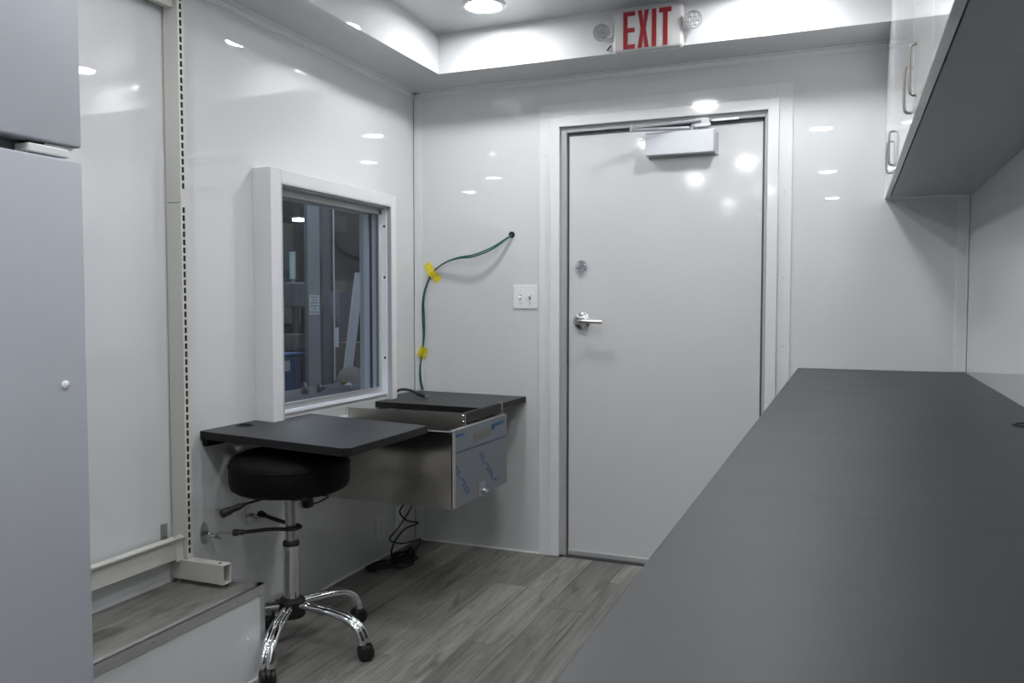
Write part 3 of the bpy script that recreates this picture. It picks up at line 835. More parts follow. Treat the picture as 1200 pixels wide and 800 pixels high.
# protective film print and tape on the front face
def on_front(y0, z0_, y1, z1_, wd, m, name='film_print', x=sx1 + 0.0004):
    b = BM(); d = Vector((0, y1 - y0, z1_ - z0_)); L_ = d.length; d.normalize()
    obox(b, (x, (y0 + y1) / 2, (z0_ + z1_) / 2), (1, 0, 0), d, Vector((1, 0, 0)).cross(d), 0.0003, L_ / 2, wd / 2)
    return obj(name, b, m, fp)
on_front(2.903, 0.647, 3.420, 0.640, 0.008, 'filmseam')
for (ya, za, yb, zb) in ((3.131, 0.605, 3.294, 0.450), (2.893, 0.590, 3.015, 0.458)):
    for o_ in (0, 0.017):
        n = 9 if yb - ya > 0.14 else 7
        for k in range(n):
            if (k + int(o_ * 100)) % 5 == 3: continue
            t0, t1 = k / n, (k + 0.72) / n
            on_front(ya + (yb - ya) * t0 + o_, za + (zb - za) * t0 + o_ * 0.3, ya + (yb - ya) * t1 + o_, za + (zb - za) * t1 + o_ * 0.3, 0.0075, 'filmblue')
on_front(2.899, 0.715, 2.975, 0.713, 0.012, 'filmblue', 'blue_tape')
on_front(3.256, 0.707, 3.390, 0.710, 0.015, 'filmblue', 'blue_tape')
on_front(3.256, 0.703, 3.285, 0.690, 0.016, 'filmblue', 'blue_tape')
on_front(3.075, 0.684, 3.250, 0.684, 0.036, 'tape_grey', 'tape_residue')
for (yv, zv) in ((2.884, 0.728), (3.412, 0.726), (2.884, 0.440), (3.412, 0.440)):
    screw_at(fp, (sx1 + 0.0006, yv, zv), (1, 0, 0), 0.005, 'chrome')
b = BM(); box(b, sx1 - 0.001, sx1 + 0.003, 3.118, 3.186, 0.424, 0.484, bev=0.001); lk = obj('latch_plate', b, 'arm', fp)
b = BM(); lathe(b, [(0, 0), (0.014, 0), (0.014, 0.012), (0.009, 0.018), (0, 0.019)], (sx1 + 0.003, 3.150, 0.447), (1, 0, 0), 18)
obox(b, (sx1 + 0.020, 3.150, 0.447), (1, 0, 0), (0, 1, 0.3), (0, -0.3, 1), 0.006, 0.014, 0.004)
obj('latch_knob', b, 'chrome', fp, smooth=True)

# ------------------------------------------------------------------ switch plate, outlets
sw = thing('light_switch', 'white double toggle switch plate beside the door casing', 'switch', (-1.468, B, 1.21))
b = BM(); box(b, -1.531, -1.405, B - 0.006, B - 0.0002, 1.211, 1.327, bev=0.003); obj('cover_plate', b, 'plastic_white', sw)
for xx, up in ((-1.493, 1), (-1.443, -1)):
    b = BM(); box(b, xx - 0.006, xx + 0.006, B - 0.0068, B - 0.006, 1.257, 1.281); obj('toggle_slot', b, 'frame_grey', sw)
    b = BM(); obox(b, (xx, B - 0.013, 1.269 - up * 0.003), (1, 0, 0), (0, 1, 0.5 * up), (0, -0.5 * up, 1), 0.0042, 0.009, 0.0045, 0.001); obj('toggle', b, 'plastic_white', sw)
    for zz in (1.300, 1.237): screw_at(sw, (xx, B - 0.006, zz), (0, -1, 0), 0.0028)
def outlet(y, label):
    t = thing('wall_outlet', label, 'outlet', (L, y, 0.09), 'white power outlets under the drawer box')
    b = BM(); box(b, L + 0.0002, L + 0.006, y - 0.036, y + 0.036, 0.098, 0.218, bev=0.002); obj('cover_plate', b, 'plastic_white', t)
    for zz in (0.178, 0.138):
        b = BM(); box(b, L + 0.006, L + 0.0072, y - 0.016, y + 0.016, zz - 0.013, zz + 0.013, bev=0.0005, seg=1); s_ = obj('socket', b, 'plastic_white', t)
        for (dy, dz, w_, h_) in ((-0.006, 0.003, 0.0012, 0.004), (0.006, 0.003, 0.0012, 0.004), (0, -0.006, 0.0025, 0.0025)):
            b = BM(); box(b, L + 0.0071, L + 0.0076, y + dy - w_, y + dy + w_, zz + dz - h_, zz + dz + h_); obj('contact_slot', b, 'black', s_)
    return t
outlet(3.42, 'white duplex wall outlet under the steel box, farther from the corner')
outlet(3.60, 'white duplex wall outlet under the steel box, closer to the corner behind the cords')

# ------------------------------------------------------------------ green cables and tape
gb = BM(); lathe(gb, [(0.010, 0.0), (0.016, 0.0), (0.016, 0.002), (0.012, 0.004), (0.010, 0.002)], (-1.541, B - 0.0002, 1.575), (0, -1, 0), 24)
lathe(gb, [(0, 0.0006), (0.011, 0.0006), (0.011, 0.001), (0, 0.001)], (-1.541, B - 0.0002, 1.575), (0, -1, 0), 24)
tag(obj('wall_grommet', gb, 'black', smooth=True), 'black ringed hole in the end wall where the green cables come out', 'grommet')
pathA = [(-1.541, B + 0.0, 1.575), (-1.56, B - 0.020, 1.558), (-1.629, B - 0.045, 1.512), (-1.722, B - 0.055, 1.478), (-1.816, B - 0.045, 1.466), (-1.905, B - 0.025, 1.440), (-1.977, B - 0.007, 1.394), (-2.016, B - 0.008, 1.326), (-2.034, B - 0.010, 1.25), (-2.034, B - 0.011, 1.151), (-2.030, B - 0.010, 1.062), (-2.043, B - 0.008, 0.962), (-2.052, B - 0.010, 0.905), (-2.050, B - 0.012, 0.84), (-2.036, B - 0.018, 0.79)]
offs = [(0, 0), (0.002, 0.003), (0.002, 0.008), (0.0, 0.008), (0, 0.004), (0.002, 0.001), (0.002, -0.001), (0.006, -0.004), (0.008, 0), (0.012, 0), (0.005, 0), (0.002, 0), (0.004, 0), (0.008, 0), (0.010, 0)]
pathB = [(p[0] + o[0], p[1] - 0.004 if i else p[1], p[2] - 1.2 * o[1]) for i, (p, o) in enumerate(zip(pathA, offs))]
for P, lab in ((pathA, 'green cable from the wall hole, upper and left strand of the pair'), (pathB, 'green cable from the wall hole, lower and right strand of the pair')):
    b = BM(); tube(b, smooth_path(P, 6), 0.0038, 8)
    tag(obj('green_cable', b, 'green', smooth=True), lab, 'cable', 'pair of green cables taped to the end wall')
def tape(pts, label, m='yellow'):
    b = BM(); top = [b.verts.new(p) for p in pts[0]]; bot = [b.verts.new(p) for p in pts[1]]
    n = len(top)
    for i in range(n - 1): b.faces.new([top[i], top[i + 1], bot[i + 1], bot[i]])
    o = obj('tape_strip', b, m); md = o.modifiers.new('thick', 'SOLIDIFY'); md.thickness = 0.0008
    return tag(o, label, 'tape', 'yellow tape holding the green cables')
def tape_line(c0, c1, wd, bulge, label):
    c0, c1 = Vector(c0), Vector(c1); d = (c1 - c0).normalized(); n_ = Vector((0, -1, 0)); s_ = d.cross(n_).normalized() * wd / 2
    A, Bq = [], []
    for k in range(9):
        t = k / 8; p = c0.lerp(c1, t) + n_ * (0.0012 + bulge * math.exp(-((t - 0.5) / 0.16) ** 2))
        A.append(p + s_); Bq.append(p - s_)
    return tape((A, Bq), label)
tape_line((-2.016, B, 1.440), (-1.944, B, 1.352), 0.042, 0.019, 'yellow tape strip slanting across the green cables at mid height')
tape_line((-2.060, B - 0.004, 0.998), (-2.016, B - 0.004, 0.974), 0.056, 0.020, 'smaller yellow tape folded over the green cables low near the corner')

# black cable lying on corner desktop
b = BM(); tube(b, smooth_path([(-2.016, 3.44, 0.787), (-2.01, 3.452, 0.81), (-1.99, 3.478, 0.822), (-1.955, 3.500, 0.817), (-1.92, 3.50, 0.803), (-1.90, 3.498, 0.794)], 5), 0.0062, 8)
tube(b, [(-1.915, 3.500, 0.801), (-1.868, 3.492, 0.792)], [0.009, 0.007], 10)
cc = obj('black_cable', b, 'rubber', smooth=True); tag(cc, 'short black cable arching over the corner desktop beside the window', 'cable')
b = BM(); obox(b, (-1.862, 3.491, 0.7905), (1, -0.2, -0.1), (0.2, 1, 0), (0, 0, 1), 0.009, 0.006, 0.006, 0.001); obj('connector', b, 'satin', cc)

# cords below the drawer box
cd = thing('power_cord', 'tangled black power cord hanging from the steel box to a coil on the floor', 'cord', (-1.97, 3.42, 0))
b = BM()
tube(b, smooth_path([(-1.95, 3.46, 0.43), (-1.955, 3.455, 0.30), (-1.965, 3.41, 0.245), (-1.955, 3.46, 0.19), (-1.93, 3.525, 0.165), (-1.96, 3.44, 0.150), (-1.985, 3.38, 0.09), (-1.985, 3.37, 0.03), (-1.96, 3.42, 0.008), (-1.93, 3.47, 0.007), (-1.95, 3.52, 0.02), (-1.97, 3.50, 0.008), (-2.01, 3.40, 0.007)], 8), 0.0042, 8)
tube(b, smooth_path([(-1.935, 3.48, 0.43), (-1.935, 3.485, 0.28), (-1.96, 3.40, 0.18), (-1.975, 3.33, 0.13), (-1.95, 3.42, 0.09), (-1.92, 3.53, 0.085), (-1.94, 3.50, 0.03), (-1.97, 3.42, 0.008), (-2.03, 3.30, 0.007)], 8), 0.0036, 8)
obj('hanging_cord', b, 'rubber', cd, smooth=True)
b = BM(); P = []
for k in range(80):
    a = k * 0.42; rr = 0.055 + 0.014 * math.sin(k * 0.9)
    P.append((-1.955 + rr * 0.8 * math.cos(a) + 0.012 * math.sin(k * .31), 3.43 + rr * 1.15 * math.sin(a), 0.007 + 0.034 * (k / 80) + 0.006 * math.sin(k * 1.7)))
tube(b, smooth_path(P, 3), 0.0042, 7)
obj('cord_coil', b, 'rubber', cd, smooth=True)
b = BM(); tube(b, smooth_path([(-2.00, 3.42, 0.01), (-2.045, 3.33, 0.008), (-2.065, 3.27, 0.007), (-2.03, 3.235, 0.007), (-1.99, 3.26, 0.008), (-1.955, 3.31, 0.007), (-1.90, 3.33, 0.007), (-1.89, 3.40, 0.008), (-1.93, 3.46, 0.01)], 7), 0.0042, 8)
tube(b, smooth_path([(-2.01, 3.36, 0.018), (-2.05, 3.30, 0.016), (-2.02, 3.26, 0.013), (-1.96, 3.32, 0.014), (-1.94, 3.40, 0.02)], 7), 0.0042, 8)
obj('loose_loop', b, 'rubber', cd, smooth=True)
b = BM(); box(b, -2.03, -1.99, 3.225, 3.26, 0.001, 0.028, bev=0.005); obj('plug', b, 'rubber', cd, smooth=True)
b = BM(); tube(b, smooth_path([(-2.060, 2.70, 0.50), (-2.058, 2.735, 0.462), (-2.056, 2.775, 0.432), (-2.058, 2.80, 0.418)], 5), 0.004, 8)
tube(b, smooth_path([(-2.058, 2.80, 0.416), (-2.06, 2.87, 0.398), (-2.06, 2.96, 0.403), (-2.055, 3.05, 0.418)], 5), 0.0035, 8)
box(b, -2.073, -2.047, 2.800, 2.842, 0.392, 0.427, bev=0.003)
tag(obj('inline_connector', b, 'rubber', smooth=True), 'black cable with a square connector on the wall behind the stool column', 'cable')
b = BM(); box(b, L + 0.001, L + 0.02, 2.735, 2.785, 0.445, 0.53, bev=0.002)
tag(obj('junction_box', b, 'plastic_white'), 'small white cover on the wall behind the stool column', 'box')

# ------------------------------------------------------------------ stool
SC = Vector((-1.827, 2.398, 0))
st = thing('rolling_stool', 'black round-seat rolling stool with chrome five-star base under the desktop', 'stool', SC)
c = SC
b = BM(); lathe(b, [(0, 0.574), (0.150, 0.574), (0.185, 0.580), (0.203, 0.592), (0.209, 0.610), (0.209, 0.665), (0.205, 0.684), (0.192, 0.700), (0.165, 0.712), (0.10, 0.722), (0, 0.725)], c, n=64)
seat = obj('seat', b, 'vinyl', st, smooth=True)
b = BM(); lathe(b, [(0.2095, 0.668), (0.2115, 0.671), (0.2095, 0.674)], c, n=64); obj('piping', b, 'vinyl', seat, smooth=True)
b = BM(); box(b, c.x - 0.055, c.x + 0.055, c.y - 0.04, c.y + 0.04, 0.545, 0.5735, bev=0.006); obj('seat_plate', b, 'black', st, smooth=True)
b = BM(); lathe(b, [(0, 0.40), (0.0195, 0.40), (0.0195, 0.546), (0, 0.546)], c, n=28); obj('gas_lift', b, 'satin', st, smooth=True)
b = BM(); lathe(b, [(0, 0.150), (0.0275, 0.150), (0.0275, 0.378), (0, 0.378)], c, n=32); obj('lower_tube', b, 'chrome', st, smooth=True)
b = BM(); lathe(b, [(0, 0.376), (0.0295, 0.376), (0.030, 0.386), (0.026, 0.392), (0, 0.393)], c, n=32); obj('collar', b, 'black', st, smooth=True)
b = BM(); lathe(b, [(0, 0.393), (0.0205, 0.393), (0.0205, 0.400), (0, 0.400)], c, n=28); obj('lift_sleeve', b, 'satin', st, smooth=True)
b = BM(); lathe(b, [(0, 0.118), (0.043, 0.118), (0.048, 0.125), (0.048, 0.178), (0.040, 0.186), (0.031, 0.189), (0, 0.189)], c, n=28); obj('hub', b, 'black', st, smooth=True)
for k in range(5):
    a = math.radians(3 + 72 * k)
    d = Vector((math.cos(a), math.sin(a), 0)); s_ = Vector((-math.sin(a), math.cos(a), 0))
    rl = 0.290
    rl = {1: 0.308, 2: 0.218, 3: 0.248}.get(k, rl)
    b = BM()
    P = [c + d * 0.04 + Vector((0, 0, 0.162)), c + d * 0.11 + Vector((0, 0, 0.158)), c + d * (rl - 0.09) + Vector((0, 0, 0.146)), c + d * (rl - 0.03) + Vector((0, 0, 0.118)), c + d * (rl - 0.004) + Vector((0, 0, 0.082)), c + d * rl + Vector((0, 0, 0.058))]
    P2 = smooth_path(P, 5)
    for sg in (-1, 1):
        tube(b, [p + s_ * sg * (0.009 + 0.004 * i / len(P2)) for i, p in enumerate(P2)], [0.011 + 0.004 * i / len(P2) for i in range(len(P2))], 12)
    lg = obj('leg', b, 'chrome', st, smooth=True)
    # caster
    cc_ = c + d * (rl - 0.002)
    ca = a + [0.6, -0.4, 1.57, -a, 0.5][k] if k != 3 else 0.0
    wd = Vector((math.cos(ca), math.sin(ca), 0)); wa = Vector((-math.sin(ca), math.cos(ca), 0))
    b = BM(); cyl(b, cc_ + Vector((0, 0, 0.045)), cc_ + Vector((0, 0, 0.066)), 0.011, 14)
    tube(b, [cc_ + wa * -0.006 + wd * 0.008 + Vector((0, 0, 0.031)), cc_ + wa * 0.006 + wd * 0.008 + Vector((0, 0, 0.031))], 0.0285, 22)
    cs = obj('caster', b, 'black', st, smooth=True)
    for sg in (-1, 1):
        q = cc_ + wd * 0.008 + wa * sg * 0.009 + Vector((0, 0, 0.0285))
        b = BM(); lathe(b, [(0, 0), (0.0272, 0), (0.0285, 0.003), (0.0285, 0.011), (0.024, 0.0155), (0.013, 0.0175), (0, 0.018)], q, wa * sg, 26)
        obj('wheel', b, 'black', cs, smooth=True)
# height lever
e0 = Vector((c.x - 0.03, c.y - 0.03, 0.560)); e1 = Vector((-1.868, 2.175, 0.560)); e2 = Vector((-1.888, 2.118, 0.547))
b = BM(); tube(b, [e0, Vector((-1.86, 2.20, 0.565)), e1], 0.0042, 8)
tube(b, smooth_path([e1 + Vector((0.006, 0.02, 0.004)), e1, (e1 + e2) / 2 + Vector((0, 0, 0.0005)), e2], 4), [0.008] * 3 + [0.011] * 5 + [0.0135] * 3 + [0.0145] * 2, 12)
obj('height_lever', b, 'black', st, smooth=True)

# ------------------------------------------------------------------ wall rings and bungee straps
def ring_plate(y, z, label):
    t = thing('tie_down_ring', label, 'tie-down', (L, y, z - 0.03), 'tie-down rings on the left wall')
    b = BM()
    n = 28
    prism(b, [(y + 0.019 * math.cos(2 * PI * k / n), z + 0.038 * math.sin(2 * PI * k / n)) for k in range(n)], lambda u, v: (L + 0.0003, u, v), lambda u, v: (L + 0.003, u, v))
    pt = obj('plate', b, 'strapsteel', t)
    for s_ in (-1, 1): screw_at(pt, (L + 0.003, y, z + s_ * 0.025), (1, 0, 0), 0.004)
    b = BM(); tube(b, [(L + 0.004, y - 0.014, z), (L + 0.007, y, z + 0.0), (L + 0.004, y + 0.014, z)], 0.0055, 10); obj('ring_keeper', b, 'strapsteel', t, smooth=True)
    b = BM()
    ring = [Vector((L + 0.010 + 0.024 * (1 - math.cos(2 * PI * k / 24)) , y + 0.016 * math.sin(2 * PI * k / 24), z - 0.004 * (1 - math.cos(2 * PI * k / 24)))) for k in range(25)]
    tube(b, ring, 0.0032, 8, caps=False); obj('ring', b, 'chrome', t, smooth=True)
ring_plate(2.247, 0.430, 'steel tie-down ring plate on the left wall beside the shelving foot')
ring_plate(2.480, 0.440, 'steel tie-down ring plate on the left wall behind the stool, below its lever')
def strap(h0, ctrl, label, r=0.0085):
    P = smooth_path(ctrl, 7)
    n = len(P)
    rs = [r * (1.75 if i < 4 else (1.35 if i < 7 else 1.0)) for i in range(n)]
    b = BM(); tube(b, P, rs, 12, flat=0.8)
    o = tag(obj('bungee_strap', b, 'rubber', smooth=True), label, 'strap', 'black straps tying the stool column to the wall rings')
    b = BM()
    q = Vector(ctrl[0]); h0 = Vector(h0); m_ = q.lerp(h0, 0.5)
    up = Vector((0, 0, 1))
    tube(b, smooth_path([q, m_ + up * 0.004, h0 + up * 0.010 + (q - h0) * 0.15, h0 + up * 0.004, h0 - up * 0.008 + (q - h0) * 0.1, h0 - up * 0.012 + (q - h0) * 0.35], 4), 0.0028, 8)
    obj('hook', b, 'satin', o, smooth=True)
    return o
zc = 0.440
strap((L + 0.050, 2.250, 0.424), [(-1.965, 2.262, 0.441), (-1.93, 2.280, 0.442), (-1.88, 2.334, 0.442), (-1.850, 2.361, zc), (-1.824, 2.3685, zc), (-1.802, 2.380, zc), (-1.797, 2.396, zc)],
      'long black strap from the ring by the shelving foot round the stool column')
strap((L + 0.050, 2.482, 0.434), [(-2.005, 2.452, 0.458), (-1.97, 2.440, 0.456), (-1.91, 2.432, 0.448), (-1.85, 2.4305, 0.440), (-1.822, 2.4295, zc), (-1.803, 2.419, zc), (-1.797, 2.405, zc)],
      'shorter black strap from the ring behind the stool round its column')

# ------------------------------------------------------------------ workshop outside the window
ZF = -0.85
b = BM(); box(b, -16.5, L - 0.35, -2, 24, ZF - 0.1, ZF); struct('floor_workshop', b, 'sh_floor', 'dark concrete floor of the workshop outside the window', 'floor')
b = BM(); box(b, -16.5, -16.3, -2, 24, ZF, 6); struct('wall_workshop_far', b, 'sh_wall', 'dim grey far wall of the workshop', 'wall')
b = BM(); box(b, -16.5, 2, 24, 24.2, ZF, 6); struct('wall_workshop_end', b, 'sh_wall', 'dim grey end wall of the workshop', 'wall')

def V(k, y, z):      # helper: table of positions measured at x = -5, scaled out along depth k
    return (-5 * k, y * k, 1.235 + (z - 1.235) * k)
b = BM(); box(b, -16.5, L - 0.30, -2, 24.2, 6.0, 6.1); struct('ceiling_workshop', b, 'sh_wall', 'dim grey roof deck of the workshop', 'ceiling')
# steel column with notice
cl = thing('steel_column', 'grey steel workshop column carrying a white notice', 'column', (-6.1, 8.4, ZF))
b = BM(); box(b, -6.05, -6.0, 8.260, 8.275, ZF, 2.46); box(b, -6.05, -6.0, 8.485, 8.500, ZF, 2.46); box(b, -6.02, -6.0, 8.275, 8.485, ZF, 2.46); obj('web_and_flanges', b, 'sh_col', cl)
b = BM(); box(b, -6.22, -5.94, 8.16, 8.60, ZF, ZF + 0.02); obj('base_plate', b, 'sh_col', cl)
b = BM(); box(b, -5.9995, -5.997, 8.277, 8.480, 1.105, 1.340); nt_ = tag(obj('notice', b, 'sh_paper'), 'white printed notice fixed on the grey workshop column', 'sign')
for (zz, ya, yb) in ((1.315, 8.31, 8.45), (1.281, 8.33, 8.44), (1.247, 8.30, 8.455), (1.211, 8.29, 8.465), (1.176, 8.36, 8.41), (1.135, 8.29, 8.47)):
    y_ = ya
    while y_ < yb:
        b = BM(); box(b, -5.997, -5.9965, y_, y_ + 0.011, zz - 0.008, zz + 0.008); obj('printed_character', b, 'sh_ink', nt_); y_ += 0.0165
pp = thing('steel_post', 'darker narrow steel post just right of the notice column', 'post', (-6.3, 8.95, ZF))
b = BM(); box(b, -6.34, -6.3, 8.99, 9.16, ZF, 2.55); obj('shaft', b, 'sh_col2', pp); b = BM(); box(b, -6.45, -6.25, 8.94, 9.2, ZF, ZF + 0.02); obj('base_plate', b, 'sh_col2', pp)
# thin hanging chain / cable
b = BM(); tube(b, [(-6.3, 9.24, 6.0), (-6.3, 9.24, ZF + 0.4)], 0.010, 6); box(b, -6.34, -6.26, 9.20, 9.28, ZF, ZF + 0.4)
tag(obj('hanging_cable', b, 'sh_board'), 'thin pale cable hanging beside the dark post', 'cable')
# blue bin
bb_ = thing('blue_bin', 'tall blue wheeled bin with white label at left behind the window', 'bin', (-8.3, 10.4, ZF))
b = BM(); prism(b, [(10.05, ZF + 0.08), (10.75, ZF + 0.08), (10.87, 0.42), (9.95, 0.42)], lambda u, v: (-8.0, u, v), lambda u, v: (-8.6, u, v)); obj('body', b, 'sh_blue', bb_)
b = BM(); box(b, -8.64, -7.97, 9.93, 10.90, 0.42, 0.465, bev=0.01); obj('rim', b, 'sh_blue', bb_)
b = BM(); box(b, -7.985, -7.975, 10.36, 10.50, 0.20, 0.36); obj('label_sticker', b, 'sh_paper', bb_)
for yv in (10.15, 10.65):
    b = BM(); cyl(b, (-8.5, yv - 0.03, ZF + 0.10), (-8.5, yv + 0.03, ZF + 0.10), 0.10, 18); obj('wheel', b, 'rubber', bb_, smooth=True)
b = BM(); box(b, -8.05, -7.98, 10.1, 10.7, ZF, ZF + 0.08); obj('foot_bar', b, 'sh_dark', bb_)
# beige machine cabinet on dark stand
mc = thing('machine_cabinet', 'beige workshop machine on a dark stand behind the blue bin', 'machine', (-10.6, 13.7, ZF))
b = BM(); box(b, -10.95, -10.40, 13.45, 14.08, 0.826, 1.33, bev=0.02); obj('head', b, 'sh_beige', mc)
b = BM(); box(b, -10.9, -10.45, 13.5, 14.0, ZF, 0.826, bev=0.01); obj('stand', b, 'sh_dark', mc)
b = BM(); box(b, -10.40, -10.38, 13.85, 13.98, 0.98, 1.1); obj('control_plate', b, 'sh_dark', mc)
m2 = thing('drill_press', 'dark drill press between the beige machine and the notice column', 'machine', (-9.2, 12.5, ZF))
b = BM(); cyl(b, (-9.3, 12.42, ZF), (-9.3, 12.42, 1.5), 0.06, 16); obj('pillar', b, 'sh_dark', m2, smooth=True)
b = BM(); box(b, -9.45, -9.0, 12.26, 12.60, 1.18, 1.62, bev=0.04); obj('head', b, 'sh_mid', m2)
b = BM(); lathe(b, [(0, 0), (0.14, 0), (0.16, 0.05), (0.12, 0.14), (0, 0.16)], (-9.0, 12.44, 1.40), (1, 0, 0), 20); obj('motor', b, 'sh_beige', m2, smooth=True)
b = BM(); lathe(b, [(0, 0), (0.15, 0), (0.17, 0.05), (0.13, 0.12), (0, 0.13)], (-9.0, 12.46, 0.98), (1, 0, 0), 20); obj('handwheel', b, 'sh_beige', m2, smooth=True)
b = BM(); box(b, -9.5, -8.95, 12.2, 12.64, 0.62, 0.68); obj('table', b, 'sh_mid', m2)
b = BM(); box(b, -9.5, -9.0, 12.2, 12.6, ZF, ZF + 0.08); obj('base', b, 'sh_dark', m2)
# shelf with brown carton and yellow tub
tb = thing('tool_bench', 'dark blue-grey tool bench between the blue bin and the notice column', 'bench', (-8.9, 12.0, ZF))
b = BM(); box(b, -8.68, -8.18, 11.0, 12.15, 0.50, 0.56); obj('top', b, 'sh_col2', tb)
for (yv) in (11.02, 12.08):
    b = BM(); box(b, -8.63, -8.23, yv, yv + 0.06, ZF, 0.50); obj('leg_frame', b, 'sh_col2', tb)
b = BM(); box(b, -8.63, -8.23, 11.1, 12.05, 0.0, 0.5); obj('drawer_unit', b, 'sh_dark', tb)
b = BM(); box(b, -8.55, -8.22, 10.92 + 0.1, 11.28, 0.56, 0.74, bev=0.005); tag(obj('brown_carton', b, 'sh_brown'), 'brown carton on the dark tool bench above the blue bin', 'carton')
b = BM(); lathe(b, [(0, 0), (0.06, 0), (0.07, 0.14), (0.065, 0.15), (0, 0.15)], (-8.28, 11.36, 0.56), n=18); tag(obj('yellow_tub', b, 'sh_yellow', smooth=True), 'small yellow tub beside the brown carton on the tool bench', 'tub')
# pale green tube lamp cover and dark green panel
b = BM(); box(b, -12.4, -12.0, 15.66, 16.02, ZF, 2.50); tag(obj('green_locker', b, 'sh_dkgreen', bevel=0.01), 'dark green upright locker behind the pale green tube', 'locker')
b = BM(); cyl(b, (-11.90, 15.80, 1.80), (-11.90, 15.80, 2.40), 0.075, 14); cyl(b, (-11.90, 15.80, 2.40), (-11.90, 15.80, 2.43), 0.085, 14); box(b, -11.94, -11.86, 15.77, 15.83, ZF, 1.80)
tag(obj('green_tube', b, 'sh_green', smooth=True), 'upright pale green translucent tube on a stand at the left of the window view', 'tube')
b = BM(); box(b, -14.2, -14.0, 17.6, 18.62, ZF, 3.4); tag(obj('warm_partition', b, 'sh_warm'), 'warm beige partition panel far back at the left of the window view', 'partition')
# lamp fixture
lf = thing('strip_light', 'small bright strip light hanging far back in the workshop', 'ceiling light', (-10, 13.66, 2.86))
b = BM(); box(b, -10.2, -10.0, 13.55, 13.77, 2.875, 2.920, bev=0.01); obj('tube', b, 'sh_tube', lf)
b = BM(); box(b, -10.22, -9.99, 13.50, 13.82, 2.925, 2.95); obj('reflector', b, 'sh_mid', lf)
b = BM(); tube(b, [(-10.1, 13.66, 2.95), (-10.1, 13.66, 6.0)], 0.01, 6); obj('suspension_wire', b, 'sh_dark', lf)
# partition and wall plate
pn = thing('partition_wall', 'grey workshop partition far behind the leaning board', 'partition', (-12, 18, ZF))
b = BM(); box(b, -12.4, -12.2, 17.0, 21.0, ZF, 4.6); obj('panel', b, 'sh_wall', pn)
b = BM(); box(b, -12.2, -12.17, 17.9, 18.45, 3.10, 3.50, bev=0.005); obj('grey_plate', b, 'sh_mid', pn)
# pennant on thin pole
pe = thing('pennant_pole', 'red triangular pennant on a thin pole behind the leaning board', 'flag', V(1.25, 7.88, 0.5))
q0, q1 = Vector(V(1.25, 7.87, 1.2)), Vector(V(1.25, 7.885, 2.06))
b = BM(); tube(b, [(q0.x, q0.y, ZF), q1], 0.006, 6); obj('pole', b, 'sh_beige', pe)
b = BM(); prism(b, [(q1.y - 0.055, q1.z - 0.15), (q1.y + 0.045, q1.z - 0.16), (q1.y + 0.005, q1.z + 0.01)], lambda u, v: (q1.x + 0.01, u, v), lambda u, v: (q1.x + 0.014, u, v)); obj('pennant', b, 'sh_red', pe)
# leaning pale board
b = BM(); k = 1.2
P0 = [V(k, 7.767, 1.579), V(k, 7.925, 1.584), V(k, 7.72, -0.50), V(k, 7.57, -0.50)]
P0[2] = (P0[2][0], P0[2][1], ZF); P0[3] = (P0[3][0], P0[3][1], ZF)
lo = [Vector((p[0] - (0.22 if i > 1 else 0), p[1], p[2])) for i, p in enumerate(P0)]
t0 = [b.verts.new(p) for p in lo]; t1 = [b.verts.new(p + Vector((-0.03, 0, 0))) for p in lo]
b.faces.new(t0); b.faces.new(t1[::-1])
for i in range(4): b.faces.new([t0[i], t1[i], t1[(i + 1) % 4], t0[(i + 1) % 4]])
tag(obj('leaning_board', b, 'sh_board'), 'long pale board leaning upright at the right of the window view', 'board')
# machine covers in mid grey
b = BM(); box(b, -7.65, -7.25, 10.78, 11.30, ZF, 1.43, bev=0.02); tag(obj('machine_cover', b, 'sh_mid', smooth=True), 'grey upright machine cover left of the leaning board', 'machine')
b = BM(); box(b, -7.6, -7.3, 10.40, 10.74, ZF, 1.10, bev=0.03); tag(obj('oil_drum_rack', b, 'sh_col2', smooth=True), 'dark low rack between the post and the machine cover', 'rack')
b = BM(); box(b, -7.5, -7.28, 10.98, 11.20, 1.43, 1.60, bev=0.004); tag(obj('grey_carton', b, 'sh_brown'), 'small greyish carton on top of the upright machine cover', 'carton')
b = BM(); box(b, -6.306, -6.294, 9.248, 9.33, 0.66, 0.92); tag(obj('hang_tag', b, 'sh_paper'), 'white paper tag hanging beside the thin pale cable', 'tag')
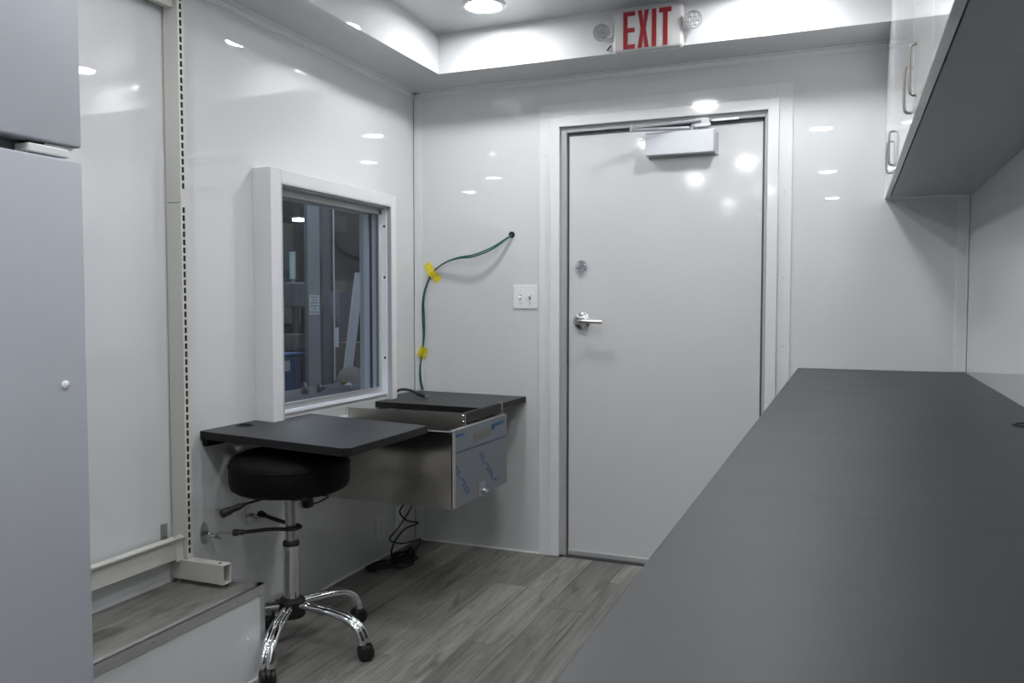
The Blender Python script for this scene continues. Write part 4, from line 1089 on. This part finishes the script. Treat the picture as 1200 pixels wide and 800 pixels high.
# right-hand boxes and sack
b = BM(); box(b, -6.85, -6.50, 10.05, 10.45, ZF, 0.68, bev=0.01); tag(obj('dark_crate', b, 'sh_brown'), 'tall dark brown crate behind the sack at the right of the window view', 'crate')
b = BM(); lathe(b, [(0, 0), (0.20, 0), (0.22, 0.10), (0.205, 0.5), (0.21, 1.0), (0.19, 1.2), (0.12, 1.32), (0.05, 1.36), (0, 1.36)], (-5.3, 8.10, ZF), n=22)
tag(obj('covered_barrel', b, 'sh_sack', smooth=True), 'rounded grey-tan sack standing in front of the brown crate', 'sack')
b = BM(); lathe(b, [(0, 0), (0.17, 0), (0.17, 0.02), (0.16, 0.04), (0.16, 0.9), (0.17, 0.92), (0.17, 1.04), (0, 1.05)], (-5.78, 9.02, ZF + 0.0), n=24)
tag(obj('orange_barrel', b, 'sh_orange', smooth=True), 'reddish orange barrel at the lower right of the window view', 'barrel')
# near dark bench below the glass with small things
nb = thing('work_table', 'dark work table just outside the window, its top along the sill', 'table', (-3.8, 5.4, ZF))
b = BM(); box(b, -4.45, -3.55, 4.3, 6.6, 0.44, 0.49); obj('top', b, 'sh_dark', nb)
for (xv, yv) in ((-4.4, 4.35), (-4.4, 6.5), (-3.65, 4.35), (-3.65, 6.5)):
    b = BM(); box(b, xv, xv + 0.06, yv, yv + 0.06, ZF, 0.44); obj('leg', b, 'sh_dark', nb)
random.seed(3)
for i, (xv, yv, r_, h_, m_, lab) in enumerate(((-4.2, 5.72, 0.03, 0.09, 'satin', 'small shiny metal bottle on the work table, left of the others'), (-4.15, 5.86, 0.026, 0.07, 'satin', 'second small shiny metal bottle on the work table'),
                                        (-4.1, 6.22, 0.032, 0.05, 'sh_paper', 'small pale cup on the work table'), (-4.25, 6.02, 0.035, 0.04, 'sh_mid', 'low grey tin on the work table'), (-4.3, 6.45, 0.02, 0.05, 'sh_yellow', 'tiny yellow bottle at the right of the work table'))):
    b = BM(); lathe(b, [(0, 0), (r_, 0), (r_, h_ * 0.6), (r_ * 0.5, h_ * 0.8), (r_ * 0.45, h_), (0, h_)], (xv, yv, 0.49), n=14)
    tag(obj(['bottle', 'bottle', 'cup', 'tin', 'bottle'][i], b, m_, smooth=True), lab, ['bottle', 'bottle', 'cup', 'tin', 'bottle'][i])

# unseen fill lights added overhead to brighten the workshop
for i, (x, y, z) in enumerate(((-4.2, 8.0, 5.2), (-8.5, 9.0, 5.4), (-11.0, 14.0, 5.4))):
    ld = bpy.data.lights.new('workshop_fill', 'AREA'); ld.shape = 'DISK'; ld.size = 1.0; ld.energy = SHOP; ld.color = (0.88, 0.94, 1.0)
    o = bpy.data.objects.new('workshop_fill', ld); COL.objects.link(o); o.location = (x, y, z)
